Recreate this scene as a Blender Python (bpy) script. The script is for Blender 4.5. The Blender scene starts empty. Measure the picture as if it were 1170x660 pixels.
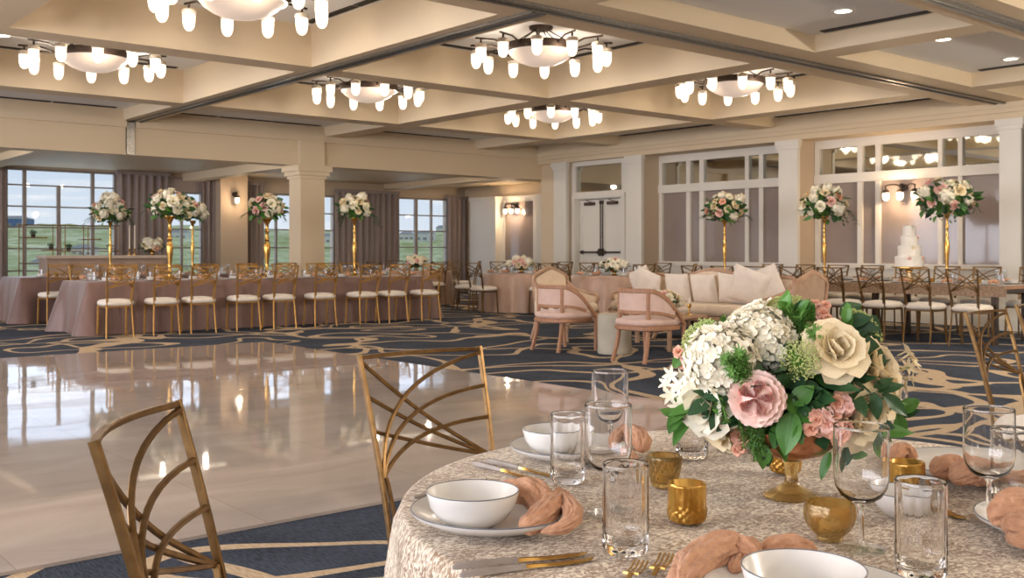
import bpy, math, random
from math import sin, cos, pi, sqrt, radians, atan2
from mathutils import Vector, Matrix, noise as mnoise

sc = bpy.context.scene
COL = sc.collection
rnd = random.Random(7)

# ------------------------------------------------------------------ camera, sky, light, exposure
CAM_H = 1.2
FPX = 1158.0
HOR = 287.0
SX, CX_ = 0.6441, 0.7649          # forward direction of the camera in room axes
cam_d = bpy.data.cameras.new('camera')
cam_d.sensor_width = 36.0
cam_d.sensor_fit = 'HORIZONTAL'
cam_d.lens = FPX / 1170.0 * 36.0
cam_d.shift_y = -(330.0 - HOR) / 1170.0
cam_d.clip_end = 2000
cam_d.dof.use_dof = True
cam_d.dof.focus_distance = 1.85
cam_d.dof.aperture_fstop = 20.0
cam = bpy.data.objects.new('camera', cam_d)
cam.location = (0, 0, CAM_H)
cam.rotation_euler = (pi / 2, 0, -radians(40.1))
COL.objects.link(cam)
sc.camera = cam

sc.view_settings.view_transform = 'Standard'
sc.view_settings.look = 'None'
sc.view_settings.gamma = 1.0
sc.view_settings.use_curve_mapping = False
sc.view_settings.exposure = 0.30
sc.cycles.use_denoising = True
sc.cycles.max_bounces = 14
sc.cycles.transmission_bounces = 14
sc.cycles.transparent_max_bounces = 16
sc.cycles.diffuse_bounces = 4
sc.cycles.glossy_bounces = 5
sc.cycles.sample_clamp_indirect = 6.0
sc.cycles.caustics_reflective = False

SKY_STRENGTH = 0.88
CHAND_W = 14.0
DAY_LEFT_W = 1350.0
DAY_BACK_W = 95.0
DOWN_W = 30.0
REAR_FILL_W = 120.0
FILL_K = 1.1
WARM = (1.0, 0.85, 0.68)

def srgb(r, g, b):
    o = []
    for c in (r, g, b):
        c = c / 255.0
        o.append(c / 12.92 if c <= 0.04045 else ((c + 0.055) / 1.055) ** 2.4)
    return tuple(o)

world = bpy.data.worlds.new('sky')
sc.world = world
world.use_nodes = True
wn = world.node_tree.nodes
wl = world.node_tree.links
wn.clear()
w_out = wn.new('ShaderNodeOutputWorld')
w_bg = wn.new('ShaderNodeBackground')
w_bg.inputs['Strength'].default_value = SKY_STRENGTH
w_tc = wn.new('ShaderNodeTexCoord')
w_sep = wn.new('ShaderNodeSeparateXYZ')
wl.new(w_tc.outputs['Generated'], w_sep.inputs[0])
w_ramp = wn.new('ShaderNodeValToRGB')
w_ramp.color_ramp.elements[0].position = 0.0
w_ramp.color_ramp.elements[0].color = (*srgb(222, 232, 242), 1)
w_ramp.color_ramp.elements[1].position = 0.22
w_ramp.color_ramp.elements[1].color = (*srgb(158, 194, 232), 1)
wl.new(w_sep.outputs[2], w_ramp.inputs[0])
w_map = wn.new('ShaderNodeMapping')
w_map.inputs['Scale'].default_value = (5, 5, 22)
wl.new(w_tc.outputs['Generated'], w_map.inputs[0])
w_no = wn.new('ShaderNodeTexNoise')
w_no.inputs['Scale'].default_value = 1.6
w_no.inputs['Detail'].default_value = 6
wl.new(w_map.outputs[0], w_no.inputs['Vector'])
w_cr = wn.new('ShaderNodeValToRGB')
w_cr.color_ramp.elements[0].position = 0.52
w_cr.color_ramp.elements[1].position = 0.66
wl.new(w_no.outputs[0], w_cr.inputs[0])
w_mx = wn.new('ShaderNodeMix')
w_mx.data_type = 'RGBA'
wl.new(w_cr.outputs[0], w_mx.inputs[0])
wl.new(w_ramp.outputs[0], w_mx.inputs[6])
w_mx.inputs[7].default_value = (*srgb(240, 244, 248), 1)
wl.new(w_mx.outputs[2], w_bg.inputs[0])
wl.new(w_bg.outputs[0], w_out.inputs[0])


def area_light(name, loc, rot, sx, sy, power, color):
    d = bpy.data.lights.new(name, 'AREA')
    d.shape = 'RECTANGLE'
    d.size = sx
    d.size_y = sy
    d.energy = power
    d.color = color
    o = bpy.data.objects.new(name, d)
    o.location = loc
    o.rotation_euler = rot
    COL.objects.link(o)
    return o

# daylight coming through the long glass side on the left (outside the frame) and the garden windows
area_light('daylight_left', (-6.3, 9.0, 2.0), (0, -pi / 2, 0), 3.2, 24.0, DAY_LEFT_W, srgb(244, 244, 255))
area_light('daylight_windows', (10.5, 24.1, 1.8), (-pi / 2, 0, 0), 13.0, 2.4, DAY_BACK_W, srgb(222, 234, 255))
# added overhead fill light, out of view behind and beside the camera
area_light('rear_fill_light', (4.5, -2.5, 3.42), (0, 0, 0), 12.0, 5.0, REAR_FILL_W, WARM)

def point_light(name, loc, power, color, radius):
    d = bpy.data.lights.new(name, 'POINT')
    d.energy = power
    d.color = color
    d.shadow_soft_size = radius
    o = bpy.data.objects.new(name, d)
    o.location = loc
    COL.objects.link(o)
# added fill lamps beyond the frame, brightening the near ceiling
for loc_, w_ in (((-2.6, 5.5, 2.75), 190.0), ((5.5, -2.2, 2.75), 300.0), ((12.2, 1.4, 2.75), 380.0)):
    point_light('fill_light', loc_, w_ * FILL_K, (1.0, 0.91, 0.79), 0.1)

# ------------------------------------------------------------------ projection helpers (photo pixel -> place)
def cam_to_world(r, d, z):
    return Vector((CX_ * r + SX * d, -SX * r + CX_ * d, z))

def at_z(px, py, z):
    d = (CAM_H - z) * FPX / (py - HOR)
    return cam_to_world((px - 585.0) / FPX * d, d, z)

def at_d(px, py, d):
    return cam_to_world((px - 585.0) / FPX * d, d, CAM_H - (py - HOR) * d / FPX)

def x_on_y(px, Y):
    u = (px - 585.0) / FPX
    return Y / (CX_ - SX * u) * (SX + CX_ * u)

def y_on_x(px, X):
    u = (px - 585.0) / FPX
    return X / (SX + CX_ * u) * (CX_ - SX * u)

def z_on_y(px, py, Y):
    u = (px - 585.0) / FPX
    return CAM_H + (HOR - py) * (Y / (CX_ - SX * u)) / FPX

def z_on_x(px, py, X):
    u = (px - 585.0) / FPX
    return CAM_H + (HOR - py) * (X / (SX + CX_ * u)) / FPX

# ------------------------------------------------------------------ scene graph helpers
class MB:
    """collects vertices and faces of one mesh"""
    def __init__(s):
        s.v = []
        s.f = []
        s.mi = []
        s.cur = 0

    def add(s, vs, fs):
        b = len(s.v)
        s.v.extend([tuple(p) for p in vs])
        for f in fs:
            s.f.append(tuple(b + i for i in f))
            s.mi.append(s.cur)
        return s

    def box(s, x0, x1, y0, y1, z0, z1):
        vs = [(x0, y0, z0), (x1, y0, z0), (x1, y1, z0), (x0, y1, z0), (x0, y0, z1), (x1, y0, z1), (x1, y1, z1), (x0, y1, z1)]
        fs = [(3, 2, 1, 0), (4, 5, 6, 7), (0, 1, 5, 4), (1, 2, 6, 5), (2, 3, 7, 6), (3, 0, 4, 7)]
        return s.add(vs, fs)

    def cbox(s, c, sx, sy, sz):
        return s.box(c[0] - sx / 2, c[0] + sx / 2, c[1] - sy / 2, c[1] + sy / 2, c[2] - sz / 2, c[2] + sz / 2)

    def sweep(s, path, prof, up=(0, 0, 1), scales=None, closed=False, caps=True):
        path = [Vector(p) for p in path]
        n = len(path)
        m = len(prof)
        up0 = Vector(up)
        vs = []
        for i, p in enumerate(path):
            if closed:
                t = path[(i + 1) % n] - path[i - 1]
            elif i == 0:
                t = path[1] - path[0]
            elif i == n - 1:
                t = path[-1] - path[-2]
            else:
                t = (path[i + 1] - p).normalized() + (p - path[i - 1]).normalized()
            t.normalize()
            a = up0 - t * up0.dot(t)
            if a.length < 1e-4:
                a = Vector((1, 0, 0)) - t * t.x
                if a.length < 1e-3:
                    a = Vector((0, 1, 0)) - t * t.y
            a.normalize()
            b = t.cross(a)
            k = scales[i] if scales else 1.0
            for (q, w) in prof:
                vs.append(p + b * (q * k) + a * (w * k))
        fs = []
        for i in range(n if closed else n - 1):
            j = (i + 1) % n
            for k in range(m):
                l = (k + 1) % m
                fs.append((i * m + k, i * m + l, j * m + l, j * m + k))
        if caps and not closed:
            fs.append(tuple(reversed(range(m))))
            fs.append(tuple((n - 1) * m + k for k in range(m)))
        return s.add(vs, fs)

    def tube(s, path, r, n=8, scales=None, closed=False, up=(0.13, 0.21, 0.97)):
        return s.sweep(path, [(r * cos(2 * pi * k / n), r * sin(2 * pi * k / n)) for k in range(n)], up, scales, closed)

    def bar(s, path, w, h, up=(0, 0, 1)):
        c = min(w, h) * 0.18
        a, b = w / 2, h / 2
        prof = [(-a + c, -b), (a - c, -b), (a, -b + c), (a, b - c), (a - c, b), (-a + c, b), (-a, b - c), (-a, -b + c)]
        return s.sweep(path, prof, up)

    def lathe(s, prof, n=24, c=(0, 0, 0), mod=None, squash=(1, 1)):
        vs = []
        idx = []
        for j, (r, z) in enumerate(prof):
            if r < 1e-6:
                idx.append([len(vs)] * n)
                vs.append((c[0], c[1], c[2] + z))
            else:
                row = []
                for k in range(n):
                    th = 2 * pi * k / n
                    rr = r * (mod(th, z, j) if mod else 1.0)
                    row.append(len(vs))
                    vs.append((c[0] + rr * cos(th) * squash[0], c[1] + rr * sin(th) * squash[1], c[2] + z))
                idx.append(row)
        fs = []
        for j in range(len(prof) - 1):
            a, b = idx[j], idx[j + 1]
            for k in range(n):
                l = (k + 1) % n
                f = [a[k], a[l], b[l], b[k]]
                g = []
                for q in f:
                    if q not in g:
                        g.append(q)
                if len(g) > 2:
                    fs.append(tuple(g))
        return s.add(vs, fs)

    def ball(s, c, rx, ry=None, rz=None, nu=10, nv=6, bump=0.0, seed=0):
        ry = ry or rx
        rz = rz or rx
        prof = [(max(0, sin(pi * j / nv)), -cos(pi * j / nv)) for j in range(nv + 1)]
        prof[0] = (0, -1)
        prof[-1] = (0, 1)
        b = len(s.v)
        s.lathe(prof, nu)
        for i in range(b, len(s.v)):
            x, y, z = s.v[i]
            k = 1.0
            if bump:
                k += bump * mnoise.noise(Vector((x * 2.3 + seed, y * 2.3, z * 2.3)))
            s.v[i] = (c[0] + x * rx * k, c[1] + y * ry * k, c[2] + z * rz * k)
        return s

    def grid(s, fn, nu, nv, thick=0.0):
        vs = [fn(i / nu, j / nv) for j in range(nv + 1) for i in range(nu + 1)]
        fs = [(j * (nu + 1) + i, j * (nu + 1) + i + 1, (j + 1) * (nu + 1) + i + 1, (j + 1) * (nu + 1) + i) for j in range(nv) for i in range(nu)]
        return s.add(vs, fs)

    def merge(s, other, M=None):
        vs = [(M @ Vector(p)) if M is not None else p for p in other.v]
        b = len(s.v)
        s.v.extend([tuple(p) for p in vs])
        for f, m in zip(other.f, other.mi):
            s.f.append(tuple(b + i for i in f))
            s.mi.append(m)
        return s

    def mesh(s, name, mats, smooth=38):
        me = bpy.data.meshes.new(name)
        me.from_pydata(s.v, [], s.f)
        if not isinstance(mats, (list, tuple)):
            mats = [mats]
        for m in mats:
            me.materials.append(m)
        if len(mats) > 1:
            me.polygons.foreach_set('material_index', s.mi)
        if smooth:
            me.polygons.foreach_set('use_smooth', [True] * len(me.polygons))
            if smooth < 180:
                me.set_sharp_from_angle(angle=radians(smooth))
        me.update()
        return me

    def build(s, name, mats, parent=None, smooth=38, loc=None):
        o = bpy.data.objects.new(name, s.mesh(name, mats, smooth))
        COL.objects.link(o)
        if parent is not None:
            o.parent = parent
        if loc is not None:
            o.location = loc
        return o


def inst(name, mesh, parent=None, loc=(0, 0, 0), rot=(0, 0, 0), scale=(1, 1, 1)):
    o = bpy.data.objects.new(name, mesh)
    COL.objects.link(o)
    if parent is not None:
        o.parent = parent
    o.location = loc
    o.rotation_euler = rot
    o.scale = scale
    return o

def tag(o, label, cat, group=None, kind=None):
    o['label'] = label
    o['category'] = cat
    if group:
        o['group'] = group
    if kind:
        o['kind'] = kind
    return o

def struct(o, label=None):
    o['kind'] = 'structure'
    if label:
        o['label'] = label
    return o

def thing(name, label, cat, loc=(0, 0, 0), rz=0.0, group=None):
    o = bpy.data.objects.new(name, None)
    o.empty_display_size = 0.05
    COL.objects.link(o)
    o.location = loc
    o.rotation_euler = (0, 0, rz)
    return tag(o, label, cat, group)

def copy_tree(root, label=None, group=None, loc=None, rz=None, scale=None):
    r = root.copy()
    COL.objects.link(r)
    if loc is not None:
        r.location = loc
    if rz is not None:
        r.rotation_euler = (0, 0, rz)
    if scale is not None:
        r.scale = (scale, scale, scale)
    if label:
        r['label'] = label
    if group:
        r['group'] = group
    for ch in root.children:
        c = ch.copy()
        COL.objects.link(c)
        c.parent = r
        for g in ch.children:
            h = g.copy()
            COL.objects.link(h)
            h.parent = c
    return r

def bez(p0, p1, p2, n=10):
    p0, p1, p2 = Vector(p0), Vector(p1), Vector(p2)
    return [p0 * (1 - t) ** 2 + p1 * 2 * t * (1 - t) + p2 * t * t for t in [i / n for i in range(n + 1)]]

def spline(pts, n=6):
    """Catmull-Rom through the points"""
    P = [Vector(p) for p in pts]
    P = [P[0] * 2 - P[1]] + P + [P[-1] * 2 - P[-2]]
    out = []
    for i in range(1, len(P) - 2):
        a, b, c, d = P[i - 1], P[i], P[i + 1], P[i + 2]
        for k in range(n):
            t = k / n
            out.append(0.5 * ((2 * b) + (c - a) * t + (2 * a - 5 * b + 4 * c - d) * t * t + (3 * b - a - 3 * c + d) * t ** 3))
    out.append(P[-2])
    return out

ORD = ['first', 'second', 'third', 'fourth', 'fifth', 'sixth', 'seventh', 'eighth', 'ninth', 'tenth', 'eleventh', 'twelfth']

# ------------------------------------------------------------------ materials
def mat(name, col=(0.8, 0.8, 0.8), rough=0.6, metal=0.0, spec=0.5, trans=0.0, ior=1.45, coat=0.0, sheen=0.0,
        emis=None, estr=0.0, noise=None, bump=None, sss=0.0):
    """noise = (scale, other colour, low, high[, stretch]); bump = (scale, strength, distance)"""
    m = bpy.data.materials.new(name)
    m.use_nodes = True
    nt = m.node_tree
    p = nt.nodes['Principled BSDF']
    p.inputs['Base Color'].default_value = (*col, 1)
    p.inputs['Roughness'].default_value = rough
    p.inputs['Metallic'].default_value = metal
    p.inputs['Specular IOR Level'].default_value = spec
    p.inputs['Transmission Weight'].default_value = trans
    p.inputs['IOR'].default_value = ior
    p.inputs['Coat Weight'].default_value = coat
    p.inputs['Sheen Weight'].default_value = sheen
    if sss:
        p.inputs['Subsurface Weight'].default_value = sss
        p.inputs['Subsurface Radius'].default_value = (0.01, 0.008, 0.005)
    if emis:
        p.inputs['Emission Color'].default_value = (*emis, 1)
        p.inputs['Emission Strength'].default_value = estr
    tc = None
    if noise or bump:
        tc = nt.nodes.new('ShaderNodeTexCoord')
    if noise:
        sc_, c2, lo, hi = noise[:4]
        n = nt.nodes.new('ShaderNodeTexNoise')
        n.inputs['Scale'].default_value = sc_
        n.inputs['Detail'].default_value = 5
        if len(noise) > 4:
            mp = nt.nodes.new('ShaderNodeMapping')
            mp.inputs['Scale'].default_value = noise[4]
            nt.links.new(tc.outputs['Object'], mp.inputs[0])
            nt.links.new(mp.outputs[0], n.inputs['Vector'])
        else:
            nt.links.new(tc.outputs['Object'], n.inputs['Vector'])
        r = nt.nodes.new('ShaderNodeValToRGB')
        r.color_ramp.elements[0].position = lo
        r.color_ramp.elements[0].color = (*col, 1)
        r.color_ramp.elements[1].position = hi
        r.color_ramp.elements[1].color = (*c2, 1)
        nt.links.new(n.outputs[0], r.inputs[0])
        nt.links.new(r.outputs[0], p.inputs['Base Color'])
    if bump:
        n = nt.nodes.new('ShaderNodeTexNoise')
        n.inputs['Scale'].default_value = bump[0]
        n.inputs['Detail'].default_value = 4
        nt.links.new(tc.outputs['Object'], n.inputs['Vector'])
        b = nt.nodes.new('ShaderNodeBump')
        b.inputs['Strength'].default_value = bump[1]
        b.inputs['Distance'].default_value = bump[2]
        nt.links.new(n.outputs[0], b.inputs['Height'])
        nt.links.new(b.outputs[0], p.inputs['Normal'])
    return m

def N(nt, t, **kw):
    n = nt.nodes.new(t)
    for k, v in kw.items():
        if k in n.inputs:
            n.inputs[k].default_value = v
        else:
            setattr(n, k, v)
    return n

def math_node(nt, op, a, b=None, clamp=False):
    n = nt.nodes.new('ShaderNodeMath')
    n.operation = op
    n.use_clamp = clamp
    for i, x in enumerate((a, b)):
        if x is None:
            continue
        if isinstance(x, (int, float)):
            n.inputs[i].default_value = x
        else:
            nt.links.new(x, n.inputs[i])
    return n.outputs[0]

M = {}
M['paint'] = mat('cream_paint', srgb(218, 199, 169), 0.55, noise=(0.6, srgb(212, 192, 161), 0.35, 0.7))
M['white_paint'] = mat('white_trim_paint', srgb(224, 219, 209), 0.45, noise=(0.8, srgb(219, 213, 202), 0.4, 0.7))
M['panel_white'] = mat('ceiling_white', srgb(234, 233, 231), 0.7, noise=(0.5, srgb(228, 228, 228), 0.4, 0.7))
M['taupe_wall'] = mat('taupe_wall', srgb(196, 178, 155), 0.6, noise=(0.7, srgb(190, 171, 148), 0.4, 0.7))
M['track'] = mat('brushed_track', srgb(150, 146, 140), 0.3, 0.9, noise=(30, srgb(120, 116, 110), 0.3, 0.7))
M['slot_dark'] = mat('slot_black', srgb(38, 34, 31), 0.6, noise=(8, srgb(28, 25, 23), 0.4, 0.6))
M['mirror'] = mat('transom_mirror', srgb(205, 205, 196), 0.03, 1.0, noise=(0.4, srgb(196, 197, 188), 0.4, 0.6))
M['shade_glass'] = mat('shaded_glass', srgb(146, 132, 124), 0.12, 0.0, 0.5, coat=0.35, noise=(1.2, srgb(138, 124, 117), 0.4, 0.7))
M['curtain'] = mat('taupe_curtain', srgb(150, 136, 130), 0.8, sheen=0.2, noise=(3, srgb(138, 124, 119), 0.3, 0.7, (14, 14, 0.6)))
M['frame_metal'] = mat('window_frame_bronze', srgb(150, 141, 134), 0.45, 0.0, noise=(5, srgb(142, 133, 126), 0.4, 0.6))
M['bronze'] = mat('dark_bronze', srgb(74, 62, 54), 0.4, 0.7, noise=(12, srgb(62, 51, 45), 0.4, 0.7))
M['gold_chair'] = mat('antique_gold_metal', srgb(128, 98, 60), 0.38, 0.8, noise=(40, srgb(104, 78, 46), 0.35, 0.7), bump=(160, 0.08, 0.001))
M['gold'] = mat('bright_gold', srgb(206, 164, 92), 0.26, 0.95, noise=(20, srgb(190, 146, 76), 0.4, 0.7))
M['lit_gold_chair'] = mat('lit_gold_metal', srgb(186, 142, 78), 0.36, 0.7, noise=(40, srgb(164, 122, 64), 0.35, 0.7))  # chair gold with window light put into the colour, for the left rows
M['ivory'] = mat('ivory_cushion', srgb(232, 222, 208), 0.75, sheen=0.2, noise=(25, srgb(225, 213, 198), 0.35, 0.7), bump=(300, 0.1, 0.001))
M['mauve'] = mat('mauve_satin', srgb(126, 97, 88), 0.42, 0.05, sheen=0.3, noise=(7, srgb(108, 82, 75), 0.3, 0.7, (1, 1, 0.25)), bump=(60, 0.06, 0.004))
M['blush'] = mat('blush_satin', srgb(188, 156, 134), 0.42, 0.0, sheen=0.3, noise=(7, srgb(168, 136, 115), 0.3, 0.7, (1, 1, 0.3)), bump=(60, 0.06, 0.004))
M['champagne'] = mat('champagne_linen', srgb(158, 130, 104), 0.5, sheen=0.2, noise=(30, srgb(120, 96, 74), 0.35, 0.7), bump=(80, 0.08, 0.003))
M['stoneware'] = mat('white_stoneware', srgb(222, 219, 214), 0.25, coat=0.3, noise=(9, srgb(217, 213, 207), 0.4, 0.7))
M['stone_rim'] = mat('dark_glaze_rim', srgb(118, 118, 122), 0.3, noise=(40, srgb(98, 98, 104), 0.4, 0.6))
M['napkin'] = mat('peach_gauze', srgb(204, 156, 122), 0.9, sheen=0.15, noise=(60, srgb(176, 126, 94), 0.3, 0.75), bump=(130, 0.8, 0.005))
M['grey_handle'] = mat('grey_handle', srgb(150, 140, 132), 0.45, noise=(30, srgb(140, 129, 121), 0.4, 0.7))
M['glass'] = mat('clear_glass', (1, 1, 1), 0.0, trans=1.0, ior=1.46)
M['far_glass'] = mat('tableware_glass', (0.96, 0.97, 0.98), 0.02, trans=1.0, ior=1.45)
M['amber_glass'] = mat('amber_glass', srgb(232, 206, 140), 0.05, trans=0.9, ior=1.45, metal=0.05, noise=(30, srgb(214, 174, 92), 0.3, 0.7), bump=(90, 0.6, 0.004))
M['gold_glass'] = mat('gold_lustre_glass', srgb(226, 180, 90), 0.14, trans=0.3, metal=0.5, noise=(45, srgb(176, 124, 44), 0.38, 0.62, (1, 1, 0.3)), bump=(90, 0.4, 0.003))
M['rose_gold'] = mat('rose_gold_mosaic', srgb(214, 156, 120), 0.22, 0.75, noise=(60, srgb(178, 116, 82), 0.35, 0.65), bump=(90, 0.4, 0.003))
M['wax'] = mat('candle_wax', srgb(246, 236, 218), 0.5, sss=0.3, noise=(20, srgb(240, 228, 208), 0.4, 0.7))
M['petal_white'] = mat('white_petals', srgb(248, 242, 222), 0.6, sss=0.2, noise=(14, srgb(240, 231, 205), 0.35, 0.7))
M['petal_cream'] = mat('cream_petals', srgb(240, 226, 192), 0.6, sss=0.08, noise=(16, srgb(230, 208, 164), 0.35, 0.75))
M['petal_pink'] = mat('pink_petals', srgb(244, 176, 170), 0.6, sss=0.12, noise=(30, srgb(232, 146, 148), 0.35, 0.7))
M['petal_pale'] = mat('pale_pink_petals', srgb(240, 200, 186), 0.6, sss=0.08, noise=(18, srgb(232, 184, 172), 0.35, 0.7))
M['petal_peach'] = mat('peach_petals', srgb(232, 184, 158), 0.62, sss=0.08, noise=(60, srgb(220, 152, 126), 0.35, 0.7))
M['petal_blush'] = mat('blush_outer_petals', srgb(250, 224, 210), 0.6, sss=0.1, noise=(18, srgb(244, 206, 194), 0.35, 0.7))
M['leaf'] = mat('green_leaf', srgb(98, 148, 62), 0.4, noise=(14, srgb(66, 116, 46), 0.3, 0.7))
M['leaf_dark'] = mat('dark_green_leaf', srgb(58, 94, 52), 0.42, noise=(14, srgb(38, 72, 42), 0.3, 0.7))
M['fern'] = mat('fern_green', srgb(116, 160, 74), 0.6, noise=(30, srgb(84, 130, 54), 0.3, 0.7))
M['umbel'] = mat('green_white_umbel', srgb(206, 212, 150), 0.65, noise=(60, srgb(168, 186, 98), 0.3, 0.7))
M['wood'] = mat('washed_oak', srgb(176, 132, 100), 0.5, noise=(6, srgb(150, 106, 78), 0.3, 0.7, (8, 8, 1)))
M['wood_pale'] = mat('pale_carved_wood', srgb(186, 152, 124), 0.5, noise=(8, srgb(162, 126, 100), 0.3, 0.7))
M['blush_fabric'] = mat('blush_upholstery', srgb(214, 184, 168), 0.8, sheen=0.3, noise=(14, srgb(204, 172, 156), 0.35, 0.7), bump=(250, 0.15, 0.001))
M['cream_fabric'] = mat('cream_upholstery', srgb(222, 202, 178), 0.8, sheen=0.2, noise=(14, srgb(212, 190, 164), 0.35, 0.7), bump=(250, 0.15, 0.001))
M['tan_fabric'] = mat('tan_upholstery', srgb(176, 146, 122), 0.8, sheen=0.2, noise=(14, srgb(164, 134, 110), 0.35, 0.7), bump=(250, 0.15, 0.001))
M['pillow'] = mat('white_pillow', srgb(228, 216, 202), 0.85, sheen=0.2, noise=(10, srgb(219, 205, 190), 0.35, 0.7), bump=(120, 0.15, 0.002))
M['concrete'] = mat('pale_concrete', srgb(186, 178, 160), 0.7, noise=(5, srgb(168, 160, 142), 0.3, 0.7), bump=(30, 0.15, 0.004))
M['icing'] = mat('white_icing', srgb(238, 232, 222), 0.6, noise=(12, srgb(230, 222, 210), 0.4, 0.7))
M['bar_front'] = mat('taupe_bar_front', srgb(168, 144, 126), 0.55, noise=(3, srgb(154, 130, 112), 0.35, 0.7))
M['bar_top'] = mat('bar_top', srgb(196, 178, 160), 0.3, noise=(4, srgb(184, 164, 146), 0.4, 0.7))
M['lamp_glow'] = mat('lamp_glass_glow', srgb(190, 176, 156), 0.4, emis=(1.0, 0.86, 0.68), estr=1.7)
M['bowl_glow'] = mat('alabaster_glow', srgb(160, 144, 130), 0.4, emis=(1.0, 0.80, 0.66), estr=0.36, noise=(3, srgb(180, 160, 144), 0.35, 0.7))
M['down_glow'] = mat('downlight_glow', (1, 1, 1), 0.4, emis=(1.0, 0.90, 0.74), estr=5.0)
M['cove_glow'] = mat('cove_glow', (1, 1, 1), 0.4, emis=(1.0, 0.86, 0.64), estr=1.5)
M['lamp_cap'] = mat('pale_lamp_collar', srgb(226, 214, 198), 0.35, 0.2, noise=(20, srgb(214, 200, 182), 0.4, 0.7))
M['dark_plastic'] = mat('black_metal', srgb(34, 31, 30), 0.4, 0.4, noise=(20, srgb(26, 24, 23), 0.4, 0.7))
M['house_wall'] = mat('pale_house_wall', srgb(226, 220, 210), 0.8, noise=(2, srgb(214, 206, 194), 0.4, 0.7))
M['house_roof'] = mat('grey_roof', srgb(168, 160, 152), 0.8, noise=(2, srgb(150, 140, 132), 0.4, 0.7))
M['blue_roof'] = mat('blue_facade', srgb(96, 122, 160), 0.6, noise=(2, srgb(84, 108, 146), 0.4, 0.7))

def schlick(nt, mx, f0):
    lw = N(nt, 'ShaderNodeLayerWeight')
    lw.inputs['Blend'].default_value = 0.5
    p5 = math_node(nt, 'POWER', lw.outputs['Facing'], 5.0)
    f = math_node(nt, 'ADD', math_node(nt, 'MULTIPLY', p5, 0.9 - f0), f0)
    nt.links.new(f, mx.inputs[0])

def pane_mat():
    m = bpy.data.materials.new('window_pane')
    m.use_nodes = True
    nt = m.node_tree
    nt.nodes.remove(nt.nodes['Principled BSDF'])
    out = nt.nodes['Material Output']
    tr = N(nt, 'ShaderNodeBsdfTransparent')
    tr.inputs[0].default_value = (0.99, 0.99, 0.99, 1)
    gl = N(nt, 'ShaderNodeBsdfGlossy')
    gl.inputs['Roughness'].default_value = 0.0
    mx = N(nt, 'ShaderNodeMixShader')
    schlick(nt, mx, 0.03)
    nt.links.new(tr.outputs[0], mx.inputs[1])
    nt.links.new(gl.outputs[0], mx.inputs[2])
    nt.links.new(mx.outputs[0], out.inputs[0])
    return m
M['pane'] = pane_mat()

def thin_glass(name, tint, f0=0.035, rough=0.0):
    """blown thin-walled glass: straight transmission plus Fresnel reflection"""
    m = bpy.data.materials.new(name)
    m.use_nodes = True
    nt = m.node_tree
    nt.nodes.remove(nt.nodes['Principled BSDF'])
    out = nt.nodes['Material Output']
    tr = N(nt, 'ShaderNodeBsdfTransparent')
    tr.inputs[0].default_value = (*tint, 1)
    gl = N(nt, 'ShaderNodeBsdfGlossy')
    gl.inputs['Roughness'].default_value = rough
    gl.inputs['Color'].default_value = (1, 1, 1, 1)
    mx = N(nt, 'ShaderNodeMixShader')
    schlick(nt, mx, f0)
    nt.links.new(tr.outputs[0], mx.inputs[1])
    nt.links.new(gl.outputs[0], mx.inputs[2])
    nt.links.new(mx.outputs[0], out.inputs[0])
    return m
M['thin_glass'] = thin_glass('thin_clear_glass', (0.975, 0.98, 0.98))
M['foot_glass'] = thin_glass('glass_foot', (0.95, 0.96, 0.96), 0.12)
M['far_glass'] = thin_glass('tableware_glass', (0.95, 0.96, 0.97), 0.09)

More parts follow.
